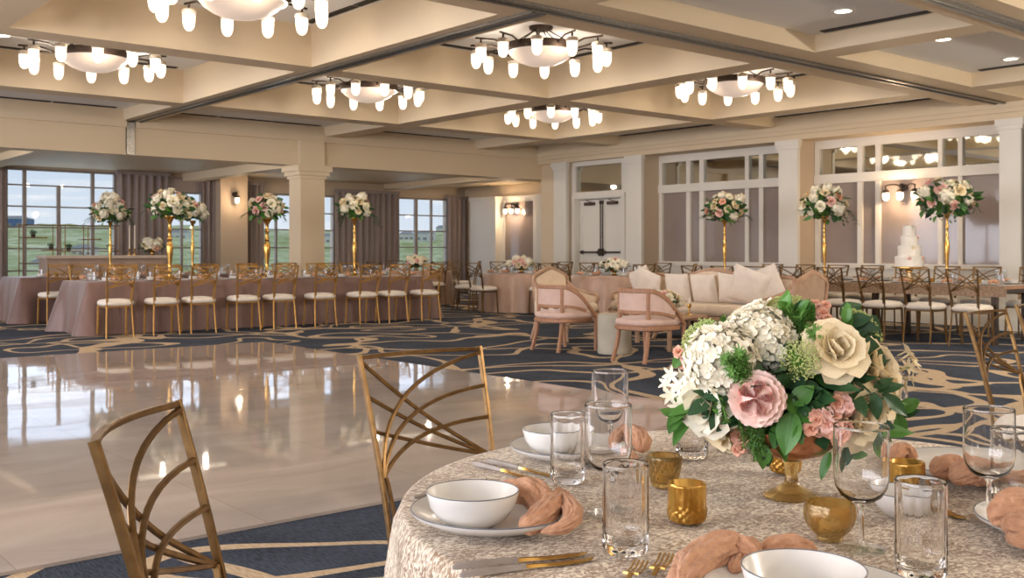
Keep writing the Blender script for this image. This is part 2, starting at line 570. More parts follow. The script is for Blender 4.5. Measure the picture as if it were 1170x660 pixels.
def carpet_mat():
    m = bpy.data.materials.new('navy_gold_carpet')
    m.use_nodes = True
    nt = m.node_tree
    L = nt.links
    p = nt.nodes['Principled BSDF']
    p.inputs['Roughness'].default_value = 0.95
    p.inputs['Specular IOR Level'].default_value = 0.15
    tc = N(nt, 'ShaderNodeTexCoord')
    # slow warp of the coordinates
    wn_ = N(nt, 'ShaderNodeTexNoise', Scale=0.55, Detail=1.0)
    L.new(tc.outputs['Object'], wn_.inputs['Vector'])
    sub = N(nt, 'ShaderNodeVectorMath')
    sub.operation = 'SUBTRACT'
    sub.inputs[1].default_value = (0.5, 0.5, 0.5)
    L.new(wn_.outputs['Color'], sub.inputs[0])
    scl = N(nt, 'ShaderNodeVectorMath')
    scl.operation = 'SCALE'
    scl.inputs['Scale'].default_value = 1.5
    L.new(sub.outputs[0], scl.inputs[0])
    add = N(nt, 'ShaderNodeVectorMath')
    add.operation = 'ADD'
    L.new(tc.outputs['Object'], add.inputs[0])
    L.new(scl.outputs[0], add.inputs[1])
    def contour(scale, freq, width, off):
        n = N(nt, 'ShaderNodeTexNoise', Scale=scale, Detail=0.6, Roughness=0.4)
        mp = N(nt, 'ShaderNodeMapping')
        mp.inputs['Location'].default_value = (off, off * 1.7, 0)
        L.new(add.outputs[0], mp.inputs[0])
        L.new(mp.outputs[0], n.inputs['Vector'])
        f = math_node(nt, 'FRACT', math_node(nt, 'MULTIPLY', n.outputs[0], freq))
        a = math_node(nt, 'ABSOLUTE', math_node(nt, 'SUBTRACT', f, 0.5))
        return math_node(nt, 'LESS_THAN', a, width)
    c1 = contour(0.62, 4.6, 0.066, 3.1)
    vo = N(nt, 'ShaderNodeTexVoronoi', Scale=0.50)
    vo.feature = 'DISTANCE_TO_EDGE'
    L.new(add.outputs[0], vo.inputs['Vector'])
    c2 = math_node(nt, 'LESS_THAN', vo.outputs['Distance'], 0.020)
    mask = math_node(nt, 'MAXIMUM', c1, c2)
    # navy pile: woven streaks
    st = N(nt, 'ShaderNodeTexNoise', Scale=38.0, Detail=4.0)
    mp2 = N(nt, 'ShaderNodeMapping')
    mp2.inputs['Scale'].default_value = (3.0, 0.5, 1)
    L.new(tc.outputs['Object'], mp2.inputs[0])
    L.new(mp2.outputs[0], st.inputs['Vector'])
    st2 = N(nt, 'ShaderNodeTexNoise', Scale=2.2, Detail=3.0)
    L.new(tc.outputs['Object'], st2.inputs['Vector'])
    mixv = math_node(nt, 'ADD', math_node(nt, 'MULTIPLY', st.outputs[0], 0.65), math_node(nt, 'MULTIPLY', st2.outputs[0], 0.35))
    nr = N(nt, 'ShaderNodeValToRGB')
    nr.color_ramp.elements[0].position = 0.35
    nr.color_ramp.elements[0].color = (*srgb(34, 39, 50), 1)
    nr.color_ramp.elements[1].position = 0.66
    nr.color_ramp.elements[1].color = (*srgb(74, 82, 97), 1)
    L.new(mixv, nr.inputs[0])
    gr = N(nt, 'ShaderNodeValToRGB')
    gr.color_ramp.elements[0].position = 0.35
    gr.color_ramp.elements[0].color = (*srgb(172, 150, 122), 1)
    gr.color_ramp.elements[1].position = 0.66
    gr.color_ramp.elements[1].color = (*srgb(200, 178, 150), 1)
    L.new(st.outputs[0], gr.inputs[0])
    mx = N(nt, 'ShaderNodeMix', data_type='RGBA')
    L.new(mask, mx.inputs[0])
    L.new(nr.outputs[0], mx.inputs[6])
    L.new(gr.outputs[0], mx.inputs[7])
    L.new(mx.outputs[2], p.inputs['Base Color'])
    return m
M['carpet'] = carpet_mat()

def marble_mat():
    m = bpy.data.materials.new('polished_beige_marble')
    m.use_nodes = True
    nt = m.node_tree
    L = nt.links
    p = nt.nodes['Principled BSDF']
    p.inputs['Roughness'].default_value = 0.04
    p.inputs['Specular IOR Level'].default_value = 0.62
    tc = N(nt, 'ShaderNodeTexCoord')
    mp = N(nt, 'ShaderNodeMapping')
    mp.inputs['Scale'].default_value = (0.5, 1.5, 1)
    mp.inputs['Rotation'].default_value = (0, 0, 0.35)
    L.new(tc.outputs['Object'], mp.inputs[0])
    n1 = N(nt, 'ShaderNodeTexNoise', Scale=1.2, Detail=8.0, Roughness=0.6, Distortion=1.2)
    L.new(mp.outputs[0], n1.inputs['Vector'])
    r = N(nt, 'ShaderNodeValToRGB')
    r.color_ramp.elements[0].position = 0.3
    r.color_ramp.elements[0].color = (*srgb(172, 159, 150), 1)
    r.color_ramp.elements[1].position = 0.7
    r.color_ramp.elements[1].color = (*srgb(196, 184, 175), 1)
    L.new(n1.outputs[0], r.inputs[0])
    br = N(nt, 'ShaderNodeTexBrick')
    br.offset = 0.0
    br.inputs['Scale'].default_value = 1.0
    br.inputs['Mortar Size'].default_value = 0.003
    br.inputs['Brick Width'].default_value = 1.02
    br.inputs['Row Height'].default_value = 1.02
    br.inputs['Color1'].default_value = (1, 1, 1, 1)
    br.inputs['Color2'].default_value = (0.93, 0.93, 0.93, 1)
    br.inputs['Mortar'].default_value = (0.78, 0.76, 0.74, 1)
    L.new(tc.outputs['Object'], br.inputs['Vector'])
    mx = N(nt, 'ShaderNodeMix', data_type='RGBA', blend_type='MULTIPLY')
    mx.inputs[0].default_value = 1.0
    L.new(r.outputs[0], mx.inputs[6])
    L.new(br.outputs['Color'], mx.inputs[7])
    L.new(mx.outputs[2], p.inputs['Base Color'])
    n2 = N(nt, 'ShaderNodeTexNoise', Scale=1.4, Detail=1.0)
    L.new(tc.outputs['Object'], n2.inputs['Vector'])
    b = N(nt, 'ShaderNodeBump', Strength=0.12, Distance=0.02)
    L.new(n2.outputs[0], b.inputs['Height'])
    L.new(b.outputs[0], p.inputs['Normal'])
    return m
M['marble'] = marble_mat()

def brocade_mat():
    m = bpy.data.materials.new('champagne_brocade')
    m.use_nodes = True
    nt = m.node_tree
    L = nt.links
    p = nt.nodes['Principled BSDF']
    p.inputs['Roughness'].default_value = 0.45
    p.inputs['Metallic'].default_value = 0.1
    p.inputs['Sheen Weight'].default_value = 0.2
    tc = N(nt, 'ShaderNodeTexCoord')
    big = N(nt, 'ShaderNodeTexNoise', Scale=9.0, Detail=3.0, Distortion=0.8)
    L.new(tc.outputs['Object'], big.inputs['Vector'])
    mp = N(nt, 'ShaderNodeMapping')
    mp.inputs['Scale'].default_value = (1.0, 1.5, 1.0)
    mp.inputs['Rotation'].default_value = (0, 0, 0.5)
    L.new(tc.outputs['Object'], mp.inputs[0])
    cell = N(nt, 'ShaderNodeTexVoronoi', Scale=165.0)
    L.new(mp.outputs[0], cell.inputs['Vector'])
    csep = N(nt, 'ShaderNodeSeparateColor')
    L.new(cell.outputs['Color'], csep.inputs[0])
    fine = N(nt, 'ShaderNodeTexNoise', Scale=60.0, Detail=4.0, Roughness=0.7, Distortion=1.5)
    L.new(tc.outputs['Object'], fine.inputs['Vector'])
    v = math_node(nt, 'ADD', math_node(nt, 'MULTIPLY', csep.outputs[0], 0.36),
                  math_node(nt, 'ADD', math_node(nt, 'MULTIPLY', big.outputs[0], 0.42), math_node(nt, 'MULTIPLY', fine.outputs[0], 0.46)))
    r = N(nt, 'ShaderNodeValToRGB')
    r.color_ramp.elements[0].position = 0.50
    r.color_ramp.elements[0].color = (*srgb(150, 122, 94), 1)
    r.color_ramp.elements[1].position = 0.80
    r.color_ramp.elements[1].color = (*srgb(246, 234, 214), 1)
    L.new(v, r.inputs[0])
    L.new(r.outputs[0], p.inputs['Base Color'])
    b = N(nt, 'ShaderNodeBump', Strength=0.7, Distance=0.003)
    L.new(v, b.inputs['Height'])
    L.new(b.outputs[0], p.inputs['Normal'])
    return m
M['brocade'] = brocade_mat()

def terrain_mat():
    m = bpy.data.materials.new('wooded_hillside')
    m.use_nodes = True
    nt = m.node_tree
    L = nt.links
    p = nt.nodes['Principled BSDF']
    p.inputs['Roughness'].default_value = 1.0
    p.inputs['Specular IOR Level'].default_value = 0.0
    tc = N(nt, 'ShaderNodeTexCoord')
    n = N(nt, 'ShaderNodeTexNoise', Scale=0.16, Detail=8.0, Roughness=0.65)
    L.new(tc.outputs['Object'], n.inputs['Vector'])
    r = N(nt, 'ShaderNodeValToRGB')
    r.color_ramp.elements[0].position = 0.38
    r.color_ramp.elements[0].color = (*srgb(176, 174, 112), 1)
    r.color_ramp.elements[1].position = 0.66
    r.color_ramp.elements[1].color = (*srgb(236, 226, 180), 1)  # hillside tones lightened, putting distance haze into the colour
    L.new(n.outputs[0], r.inputs[0])
    L.new(r.outputs[0], p.inputs['Base Color'])
    return m
M['terrain'] = terrain_mat()
# ================================================================== STRUCTURE
XR = 16.2        # glass plane of the right wall
XP = 15.6        # front of its pilasters
YB = 17.6        # bulkhead in front of the garden side alcove
YW = 23.5        # garden window wall
XA = 18.0        # right wall of the alcove
ZB, ZS, ZD = 3.45, 3.64, 3.95
X0R, Y0R = -6.6, -8.0

floor = MB().box(X0R, XA + 0.2, Y0R, YW + 0.3, -0.2, 0.0).build('floor', M['carpet'], smooth=0)
struct(floor, 'navy carpet with meandering gold lines')
df = MB().box(-2.1, 6.1, 4.08, 12.27, 0.0005, 0.014).build('dance_floor', M['marble'], smooth=0)
struct(df, 'polished beige marble dance floor')

# ceiling: beams, shallow and deep coffers as one skin
xb = [X0R, -5.4, -5.0, -1.9, -1.5, 2.27, 2.69, 6.1, 6.52, 10.0, 10.42, 13.75, 14.15, XP + 0.02]
yb = [Y0R, -3.6, -3.2, 0.3, 0.7, 4.15, 4.75, 6.56, 7.45, 11.05, 11.47, 15.0, 15.42, YB + 0.02]
beam_x = {1, 3, 5, 7, 9, 11}
beam_y = {1, 3, 5, 7, 9, 11}
def cell_z(i, j):
    if i in beam_x or j in beam_y:
        return ZB
    if j in (8, 10) and i < 12:
        return ZD
    return ZS
cb = MB()
nx, ny = len(xb) - 1, len(yb) - 1
for i in range(nx):
    for j in range(ny):
        z = cell_z(i, j)
        cb.cur = 0 if z == ZB else 1
        cb.add([(xb[i], yb[j], z), (xb[i], yb[j + 1], z), (xb[i + 1], yb[j + 1], z), (xb[i + 1], yb[j], z)], [(0, 1, 2, 3)])
        cb.cur = 0
        if i + 1 < nx:
            z2 = cell_z(i + 1, j)
            if z2 != z:
                cb.add([(xb[i + 1], yb[j], z), (xb[i + 1], yb[j + 1], z), (xb[i + 1], yb[j + 1], z2), (xb[i + 1], yb[j], z2)], [(0, 1, 2, 3)])
        if j + 1 < ny:
            z2 = cell_z(i, j + 1)
            if z2 != z:
                cb.add([(xb[i], yb[j + 1], z), (xb[i + 1], yb[j + 1], z), (xb[i + 1], yb[j + 1], z2), (xb[i], yb[j + 1], z2)], [(0, 1, 2, 3)])
# upper skin so that the ceiling is a solid slab
cb.cur = 1
cb.add([(X0R, Y0R, 4.1), (XA + 0.2, Y0R, 4.1), (XA + 0.2, YW + 0.3, 4.1), (X0R, YW + 0.3, 4.1)], [(0, 1, 2, 3)])
struct(cb.build('ceiling', [M['paint'], M['panel_white']], smooth=0), 'coffered cream ceiling')

# tracks of the folding partitions under the beams
def track_y(x, y0, y1):
    m = MB()
    for dx in (-0.085, 0.05):
        m.box(x + dx, x + dx + 0.035, y0, y1, ZB - 0.028, ZB + 0.002)
    m.box(x - 0.05, x + 0.05, y0, y1, ZB - 0.01, ZB + 0.002)
    return m
def track_x(y, x0, x1):
    m = MB()
    for dy in (-0.085, 0.05):
        m.box(x0, x1, y + dy, y + dy + 0.035, ZB - 0.028, ZB + 0.002)
    m.box(x0, x1, y - 0.05, y + 0.05, ZB - 0.01, ZB + 0.002)
    return m
struct(track_y(6.31, 7.1, YB).build('ceiling_track', M['track'], smooth=0), 'steel partition track running towards the garden windows')
struct(track_x(6.98, X0R, XP).build('ceiling_track', M['track'], smooth=0), 'steel partition track crossing the room to the right wall')
struct(track_x(4.45, X0R, XP).build('ceiling_track', M['track'], smooth=0), 'steel partition track at the top right')

# bulkhead over the alcove opening
bh = MB()
bh.box(X0R, 6.14, YB, YB + 0.4, 2.86, 4.0)
bh.box(6.30, XR + 0.2, YB, YB + 0.4, 2.86, 4.0)
bh.box(6.14, 6.30, YB + 0.1, YB + 0.4, 2.86, 4.0)
bh.box(X0R, 6.14, YB - 0.06, YB, 3.33, 3.46)
bh.box(6.30, XP, YB - 0.06, YB, 3.33, 3.46)
bh.box(X0R, 6.14, YB - 0.035, YB, 3.46, 3.50)
bh.box(6.30, XP, YB - 0.035, YB, 3.46, 3.50)
bh.box(X0R, 6.14, YB - 0.025, YB, 2.86, 2.93)
bh.box(6.30, XP, YB - 0.025, YB, 2.86, 2.93)
struct(bh.build('wall_bulkhead', M['paint'], smooth=0), 'cream bulkhead over the window alcove')
pk = MB().box(6.15, 6.29, YB - 0.02, YB + 0.09, 2.87, ZB - 0.03)
struct(pk.build('trim_1', M['track'], smooth=0), 'steel partition pocket post in the bulkhead')

# free column carrying the bulkhead
cm = MB()
cm.box(9.42, 9.94, YB - 0.12, YB + 0.34, 0, 2.60)
cm.box(9.38, 9.98, YB - 0.16, YB + 0.38, 0, 0.16)
cm.box(9.39, 9.97, YB - 0.15, YB + 0.37, 2.60, 2.66)
cm.box(9.35, 10.01, YB - 0.19, YB + 0.41, 2.66, 2.74)
cm.box(9.31, 10.05, YB - 0.23, YB + 0.45, 2.74, 2.86)
cm.box(9.42, 9.94, YB - 0.12, YB + 0.10, 2.86, 3.33)
struct(cm.build('column', M['paint'], smooth=0), 'square cream column with a stepped capital')

# alcove ceiling, cove lights, cross beam at the column
ac = MB().box(X0R, XA + 0.2, YB + 0.4, YW + 0.3, 3.04, 3.2)
struct(ac.build('ceiling_alcove', M['paint'], smooth=0), 'cream ceiling of the window alcove')
xb_ = MB().box(9.5, 9.86, YB + 0.4, YW, 2.86, 3.04).box(4.9, 5.3, YB + 0.4, YW, 2.90, 3.04).box(15.2, 15.6, YB + 0.4, YW, 2.90, 3.04)
struct(xb_.build('ceiling_beam', M['paint'], smooth=0), 'cross beams of the alcove ceiling')
for k, (xa, xc) in enumerate([(6.9, 8.6), (10.2, 10.9), (11.4, 14.2), (2.0, 4.2)]):
    t = thing('cove_light', ['slim bright ceiling light just left of the cream column in the alcove',
                             'short slim ceiling light just right of the cream column in the alcove',
                             'long slim ceiling light over the rightmost garden window',
                             'slim ceiling light over the wide garden window at the far left'][k], 'ceiling light', ((xa + xc) / 2, 19.0, 3.04))
    h = (xc - xa) / 2
    MB().box(-h, h, -0.10, 0.10, -0.012, -0.001).build('diffuser', M['cove_glow'], t, smooth=0)
    MB().box(-h - 0.02, h + 0.02, -0.12, -0.10, -0.02, -0.001).box(-h - 0.02, h + 0.02, 0.10, 0.12, -0.02, -0.001).build('housing', M['white_paint'], t, smooth=0)
    d = bpy.data.lights.new('cove_lamp', 'POINT')
    d.energy = 13.0 * h
    d.color = WARM
    d.shadow_soft_size = 0.04
    for q in (-0.5, 0.5):
        o = bpy.data.objects.new('cove_lamp', d)
        COL.objects.link(o)
        o.parent = t
        o.location = (q * h, 0, -0.12)

# ---------------------------------------------------------------- garden window wall
wins = []   # (x0, x1, z0, z1)
W1 = (x_on_y(6, YW), x_on_y(134, YW), 0.30, 3.0)
W2 = (x_on_y(193, YW), x_on_y(233, YW), 0.30, z_on_y(214, 219, YW))
W3 = (x_on_y(291, YW), x_on_y(384, YW), 0.30, z_on_y(375, 223, YW))
W4 = (x_on_y(455, YW), x_on_y(513, YW), 0.30, z_on_y(484, 226, YW))
W0 = (W1[0] - 6.2, W1[0] - 0.9, 0.30, 3.0)
ww = MB()
edges = [W0, W1, W2, W3, W4]
x = X0R
for (a, b, z0, z1) in edges:
    ww.box(x, a, YW, YW + 0.3, 0, 3.05)
    ww.box(a, b, YW, YW + 0.3, 0, z0)
    ww.box(a, b, YW, YW + 0.3, z1, 3.05)
    x = b
ww.box(x, XA + 0.2, YW, YW + 0.3, 0, 3.05)
struct(ww.build('wall_garden', M['taupe_wall'], smooth=0), 'taupe wall with tall garden windows')
bb = MB()
bb.box(X0R, XA, YW - 0.03, YW, 0, 0.14)
struct(bb.build('baseboard_garden', M['white_paint'], smooth=0))

def garden_window(k, W, vx, hz, label, partial=None):
    a, b, z0, z1 = W
    fr = MB()
    y0, y1 = YW + 0.04, YW + 0.14
    fr.box(a, b, y0, y1, z0, z0 + 0.09)
    fr.box(a, b, y0, y1, z1 - 0.05, z1)
    fr.box(a, a + 0.06, y0, y1, z0 + 0.09, z1 - 0.05)
    fr.box(b - 0.06, b, y0, y1, z0 + 0.09, z1 - 0.05)
    o = fr.build('window_%d' % k, M['frame_metal'], smooth=0)
    struct(o, label)
    for (xv, w, zt) in vx:
        MB().box(xv - w / 2, xv + w / 2, y0 + 0.01, y1 - 0.01, z0 + 0.09, zt or (z1 - 0.05)).build('mullion', M['frame_metal'], o, smooth=0)
    for zz in hz:
        MB().box(a + 0.06, b - 0.06, y0 + 0.03, y1 - 0.03, zz - 0.016, zz + 0.016).build('transom_bar', M['frame_metal'], o, smooth=0)
    MB().box(a + 0.05, b - 0.05, y0 + 0.045, y0 + 0.052, z0 + 0.05, z1 - 0.03).build('pane', M['pane'], o, smooth=0)
    return o

def hz_of(px, ys):
    return [z_on_y(px, y, YW) for y in ys]

garden_window(1, W1, [(x_on_y(29, YW), 0.075, None), (x_on_y(68, YW), 0.075, z_on_y(68, 212, YW)), (x_on_y(107, YW), 0.075, None)],
              hz_of(68, [212.5, 236.5, 260, 284, 309]), 'wide garden window at the far left')
garden_window(2, W2, [(x_on_y(209, YW), 0.05, None)], hz_of(212, [241, 262, 283, 304]), 'narrow garden window beside the sconce pier')
garden_window(3, W3, [(x_on_y(317, YW), 0.05, None), (x_on_y(340, YW), 0.05, None), (x_on_y(360, YW), 0.05, None)], hz_of(375, [244, 263, 283, 303]), 'garden window behind the cream column')
garden_window(4, W4, [(x_on_y(477, YW), 0.09, None), (x_on_y(494.5, YW), 0.05, None)], hz_of(484, [246, 264, 282.5, 301]), 'rightmost garden window')
garden_window(5, W0, [(W0[0] + 1.3, 0.1, None), (W0[0] + 2.65, 0.1, None), (W0[0] + 4.0, 0.1, None)], [0.9, 1.45, 2.0, 2.5], 'wide garden window beyond the left edge')

# sconce pier between the windows
pr = MB().box(x_on_y(252, YW - 0.5), x_on_y(283, YW - 0.5), YW - 0.5, YW, 0, 3.04)
PIER_X = (x_on_y(252, YW - 0.5) + x_on_y(283, YW - 0.5)) / 2
struct(pr.build('trim_2', M['taupe_wall'], smooth=0), 'taupe pier with a wall sconce')

# curtains
def curtain(px0, px1, ztop, label, y=YW - 0.18, n=None):
    a, b = x_on_y(px0, y), x_on_y(px1, y)
    w = b - a
    n = n or max(3, int(w / 0.17))
    t = thing('curtain', label, 'curtain', ((a + b) / 2, y, 0.02), 0, 'taupe curtains at the garden windows')
    ph = rnd.random() * 6
    def fn(sgn):
        def f(u, v):
            k = 0.045 * (0.75 + 0.25 * v) * sin(u * n * 2 * pi + ph) + 0.012 * sin(u * n * 4.7 + ph + v * 2)
            return ((u - 0.5) * w, k + sgn * 0.008, v * (ztop - 0.02))
        return f
    m = MB()
    nu = n * 8
    m.grid(fn(-1), nu, 6)
    m.grid(fn(1), nu, 6)
    m.build('drape', M['curtain'], t, smooth=180)
    MB().box(-w / 2, w / 2, -0.05, 0.05, ztop - 0.06, ztop + 0.02).build('heading_rail', M['curtain'], t, smooth=0)
    return t
curtain(-40, 8, 3.0, 'curtain at the left edge of the photo, left of the wide window')
curtain(133, 194, 2.99, 'broad curtain between the wide window and the narrow window')
curtain(231, 250, 2.95, 'narrow curtain between the narrow window and the sconce pier')
curtain(282, 302, 2.88, 'curtain right of the sconce pier, behind the tall flowers')
curtain(384, 456, 2.80, 'broad curtain between the column and the rightmost window')
curtain(512, 534, 2.74, 'curtain at the right end of the garden wall, beside the corner pilaster')
vz = W2[3]
v = MB().box(W2[0] - 0.05, W2[1] + 0.05, YW - 0.10, YW - 0.05, vz - 0.02, 2.95)
tag(v.build('roman_blind', M['curtain'], smooth=0), 'flat taupe blind pulled up over the narrow garden window', 'blind')
# ---------------------------------------------------------------- alcove right wall
aw = MB()
aw.box(XA, XA + 0.25, YB, YW, 0, 3.05)
struct(aw.build('wall_alcove', M['paint'], smooth=0), 'cream end wall of the alcove')
for k, (pa, pb, dx) in enumerate([(537, 566, 0.30), (612, 629, 0.16)]):
    ya, yc = y_on_x(pb, XA - dx), y_on_x(pa, XA - dx)
    m = MB().box(XA - dx, XA, ya, yc, 0, 2.62).box(XA - dx - 0.03, XA, ya - 0.03, yc + 0.03, 2.62, 2.72).box(XA - dx - 0.03, XA, ya - 0.03, yc + 0.03, 0, 0.16)
    struct(m.build('trim_%d' % (3 + k), M['white_paint'], smooth=0), ['white pilaster in the far corner beside the curtain', 'white pilaster right of the alcove sconce'][k])
ga, gb = y_on_x(611, XA), y_on_x(567, XA)
fr = MB()
fr.box(XA - 0.06, XA, ga - 0.1, gb + 0.1, 2.56, 2.72)
fr.box(XA - 0.06, XA, ga - 0.1, gb + 0.1, 0.84, 0.95)
fr.box(XA - 0.06, XA, ga - 0.1, ga, 0.95, 2.56)
fr.box(XA - 0.06, XA, gb, gb + 0.1, 0.95, 2.56)
ym = y_on_x(576.5, XA)
fr.box(XA - 0.05, XA, ym - 0.06, ym + 0.06, 0.95, 2.56)
fr.box(XA - 0.03, XA, ga - 0.1, gb + 0.1, 0.0, 0.84)
wA = struct(fr.build('window_6', M['white_paint'], smooth=0), 'shaded glass panel in the alcove end wall')
MB().box(XA - 0.02, XA - 0.004, ga, gb, 0.95, 2.56).build('pane', M['shade_glass'], wA, smooth=0)

# ---------------------------------------------------------------- right wall
wr = MB()
wr.box(XR + 0.1, XR + 0.4, Y0R, YB + 0.4, 0, 4.0)
wr.box(XR + 0.1, XA + 0.2, YB, YB + 0.4, 0, 4.0)
struct(wr.build('wall_right', M['taupe_wall'], smooth=0), 'right wall with glazed bays')
fa = MB()
fa.box(XP + 0.02, XR + 0.1, Y0R, YB, 3.20, 4.0)
fa.box(XP - 0.03, XP + 0.02, Y0R, YB, 3.30, 3.46)
fa.box(XP - 0.06, XP - 0.03, Y0R, YB, 3.37, 3.46)
fa.box(XP + 0.12, XR + 0.1, 17.04, YB + 0.02, 0, 3.3)
struct(fa.build('trim_5', M['paint'], smooth=0), 'cream fascia along the top of the right wall')

def pilaster(k, ya, yc, label, side=True):
    m = MB()
    m.cur = 0
    m.box(XP, XP + 0.08, ya, yc, 0, 3.04)
    m.box(XP - 0.03, XP + 0.06, ya - 0.03, yc + 0.03, 3.04, 3.10)
    m.box(XP - 0.05, XP + 0.06, ya - 0.05, yc + 0.05, 3.10, 3.20)
    m.box(XP - 0.03, XP + 0.06, ya - 0.03, yc + 0.03, 0, 0.18)
    m.cur = 1  # taupe sides: shade beside the daylit front put into the colour
    m.box(XP + 0.08, XR + 0.1, ya + 0.01, yc - 0.01, 0, 3.20)
    struct(m.build('trim_%d' % k, [M['white_paint'], M['taupe_wall']], smooth=0), label)
pilaster(6, 16.64, 17.05, 'white pilaster at the left side of the double door')
pilaster(7, 14.36, 14.76, 'white pilaster between the double door and the glazed bay')
pilaster(8, 10.59, 10.99, 'white pilaster between the two glazed bays')
pilaster(9, 6.70, 7.02, 'white pilaster at the right edge of the photo')
pilaster(10, 2.2, 2.6, 'white pilaster beyond the right edge')
po = MB().box(XP + 0.02, XP + 0.10, 6.55, 6.66, 0, 3.20)
struct(po.build('trim_11', M['track'], smooth=0), 'steel partition post at the right edge')

def bay(k, y0, y1, mull, label):
    """glazed bay; mull = list of (near y, far y) of the white mullions"""
    f = MB()
    xa, xc = XR - 0.06, XR + 0.06
    f.box(xa, xc, y0, y1, 3.05, 3.20)
    f.box(xa - 0.03, xc, y0, y1, 2.42, 2.585)
    f.box(xa - 0.03, xc, y0, y1, 0.90, 0.99)
    f.box(xa + 0.03, xc, y0, y1, 0.0, 0.90)
    f.box(xa, xc, y0, y1, 0.0, 0.16)
    f.box(xa, xc, y0, y0 + 0.07, 0.99, 3.05)
    f.box(xa, xc, y1 - 0.09, y1, 0.99, 3.05)
    o = struct(f.build('window_%d' % k, M['white_paint'], smooth=0), label)
    ys = [y0 + 0.07]
    for (a, b) in sorted(mull):
        MB().box(xa + 0.01, xc, a, b, 0.99, 2.42).box(xa + 0.01, xc, a, b, 2.585, 3.05).build('mullion', M['white_paint'], o, smooth=0)
    edges_ = [y0 + 0.07] + [v for ab in sorted(mull) for v in ab] + [y1 - 0.09]
    for i in range(0, len(edges_), 2):
        a, b = edges_[i], edges_[i + 1]
        MB().box(XR + 0.0, XR + 0.02, a, b, 0.99, 2.42).build('lower_pane', M['shade_glass'], o, smooth=0)
        MB().box(XR + 0.0, XR + 0.02, a, b, 2.585, 3.05).build('transom_pane', M['mirror'], o, smooth=0)
    return o
def mu(pairs):
    return [(y_on_x(b, XR - 0.05), y_on_x(a, XR - 0.05)) for a, b in pairs]
bay(7, 7.02, 10.59, mu([(979.5, 985), (1000, 1005.5), (1071.5, 1076.5), (1094.5, 1099.5)]), 'glazed bay behind the wedding cake')
bay(8, 10.99, 14.36, mu([(784, 788.5), (799, 804), (851, 855.5), (867, 872)]), 'glazed bay behind the settee')
bay(9, 2.6, 6.55, [(3.6, 3.7), (4.0, 4.1), (5.2, 5.3), (5.6, 5.7)], 'glazed bay beyond the right edge')

# double door bay
XDW = 15.78
dw = MB()
yd0, yd1 = 15.10, 16.52
dw.box(XDW, XR + 0.1, 14.76, yd0, 0, 3.2)
dw.box(XDW, XR + 0.1, yd1, 16.64, 0, 3.2)
dw.box(XDW, XR + 0.1, yd0, yd1, 2.36, 2.52)
dw.box(XDW, XR + 0.1, yd0, yd1, 3.10, 3.2)
dw.box(XDW - 0.04, XDW, yd0 - 0.12, yd1 + 0.1, 2.38, 2.46)
dw.box(XDW - 0.03, XDW, yd0 - 0.12, yd0, 0, 2.38)
dw.box(XDW - 0.03, XDW, yd1, yd1 + 0.1, 0, 2.38)
struct(dw.build('trim_12', M['white_paint'], smooth=0), 'white surround of the double door')
tp = MB().box(XDW + 0.05, XDW + 0.09, yd0, yd1, 2.52, 3.10)
struct(tp.build('window_10', M['mirror'], smooth=0), 'single transom pane above the double door')
XDL = XDW + 0.14
ymid = (yd0 + yd1) / 2
for k, (a, b, sgn) in enumerate([(ymid + 0.005, yd1 - 0.01, 1), (yd0 + 0.01, ymid - 0.005, -1)]):
    d = MB()
    d.box(XDL, XDL + 0.05, a, b, 0.01, 2.35)
    # raised stiles and rails around two panels
    w = 0.09
    for (ya, yc, za, zc) in [(a, a + w, 0.01, 2.35), (b - w, b, 0.01, 2.35), (a + w, b - w, 0.01, 0.25), (a + w, b - w, 1.0, 1.12), (a + w, b - w, 2.2, 2.35)]:
        d.box(XDL - 0.012, XDL, ya, yc, za, zc)
    o = struct(d.build('door_%d' % (k + 1), M['white_paint'], smooth=0), ['left leaf of the white double door', 'right leaf of the white double door'][k])
    MB().box(XDL - 0.07, XDL - 0.04, a + 0.05, b - 0.05, 1.16, 1.20).box(XDL - 0.05, XDL - 0.012, a + 0.06, a + 0.12, 1.14, 1.22).box(XDL - 0.05, XDL - 0.012, b - 0.12, b - 0.06, 1.14, 1.22).build('panic_bar', M['bronze'], o, smooth=0)
    e = a if sgn > 0 else b
    MB().box(XDL - 0.075, XDL - 0.012, e + (0.0 if sgn > 0 else -0.06), e + (0.06 if sgn > 0 else 0.0), 1.10, 1.26).build('latch_box', M['bronze'], o, smooth=0)
    MB().box(XDL - 0.04, XDL - 0.02, e + (0.02 if sgn > 0 else -0.038), e + (0.038 if sgn > 0 else -0.02), 1.26, 2.24).box(XDL - 0.05, XDL - 0.012, e + (0.01 if sgn > 0 else -0.05), e + (0.05 if sgn > 0 else -0.01), 2.24, 2.32).build('bolt_rod', M['bronze'], o, smooth=0)
    MB().box(XDL - 0.09, XDL - 0.012, (a + b) / 2 - 0.14, (a + b) / 2 + 0.14, 2.22, 2.29).bar([(XDL - 0.08, (a + b) / 2 - 0.1, 2.28), (XDL - 0.10, (a + b) / 2 + 0.06, 2.335)], 0.03, 0.015).build('closer', M['bronze'], o, smooth=0)

# remaining walls
wl_ = MB()
wl_.box(X0R - 0.2, X0R, Y0R, YW + 0.3, 0, 0.35)
wl_.box(X0R - 0.2, X0R, Y0R, YW + 0.3, 3.1, 4.1)
for k in range(9):
    y = Y0R + k * 3.9
    wl_.box(X0R - 0.2, X0R, y, min(y + 0.5, YW + 0.3), 0.35, 3.1)
struct(wl_.build('wall_left', M['paint'], smooth=0), 'left wall with tall windows, outside the photo')
wb_ = MB().box(X0R, XR + 0.4, Y0R - 0.2, Y0R, 0, 4.1)
struct(wb_.build('wall_rear', M['paint'], smooth=0), 'wall behind the viewpoint')

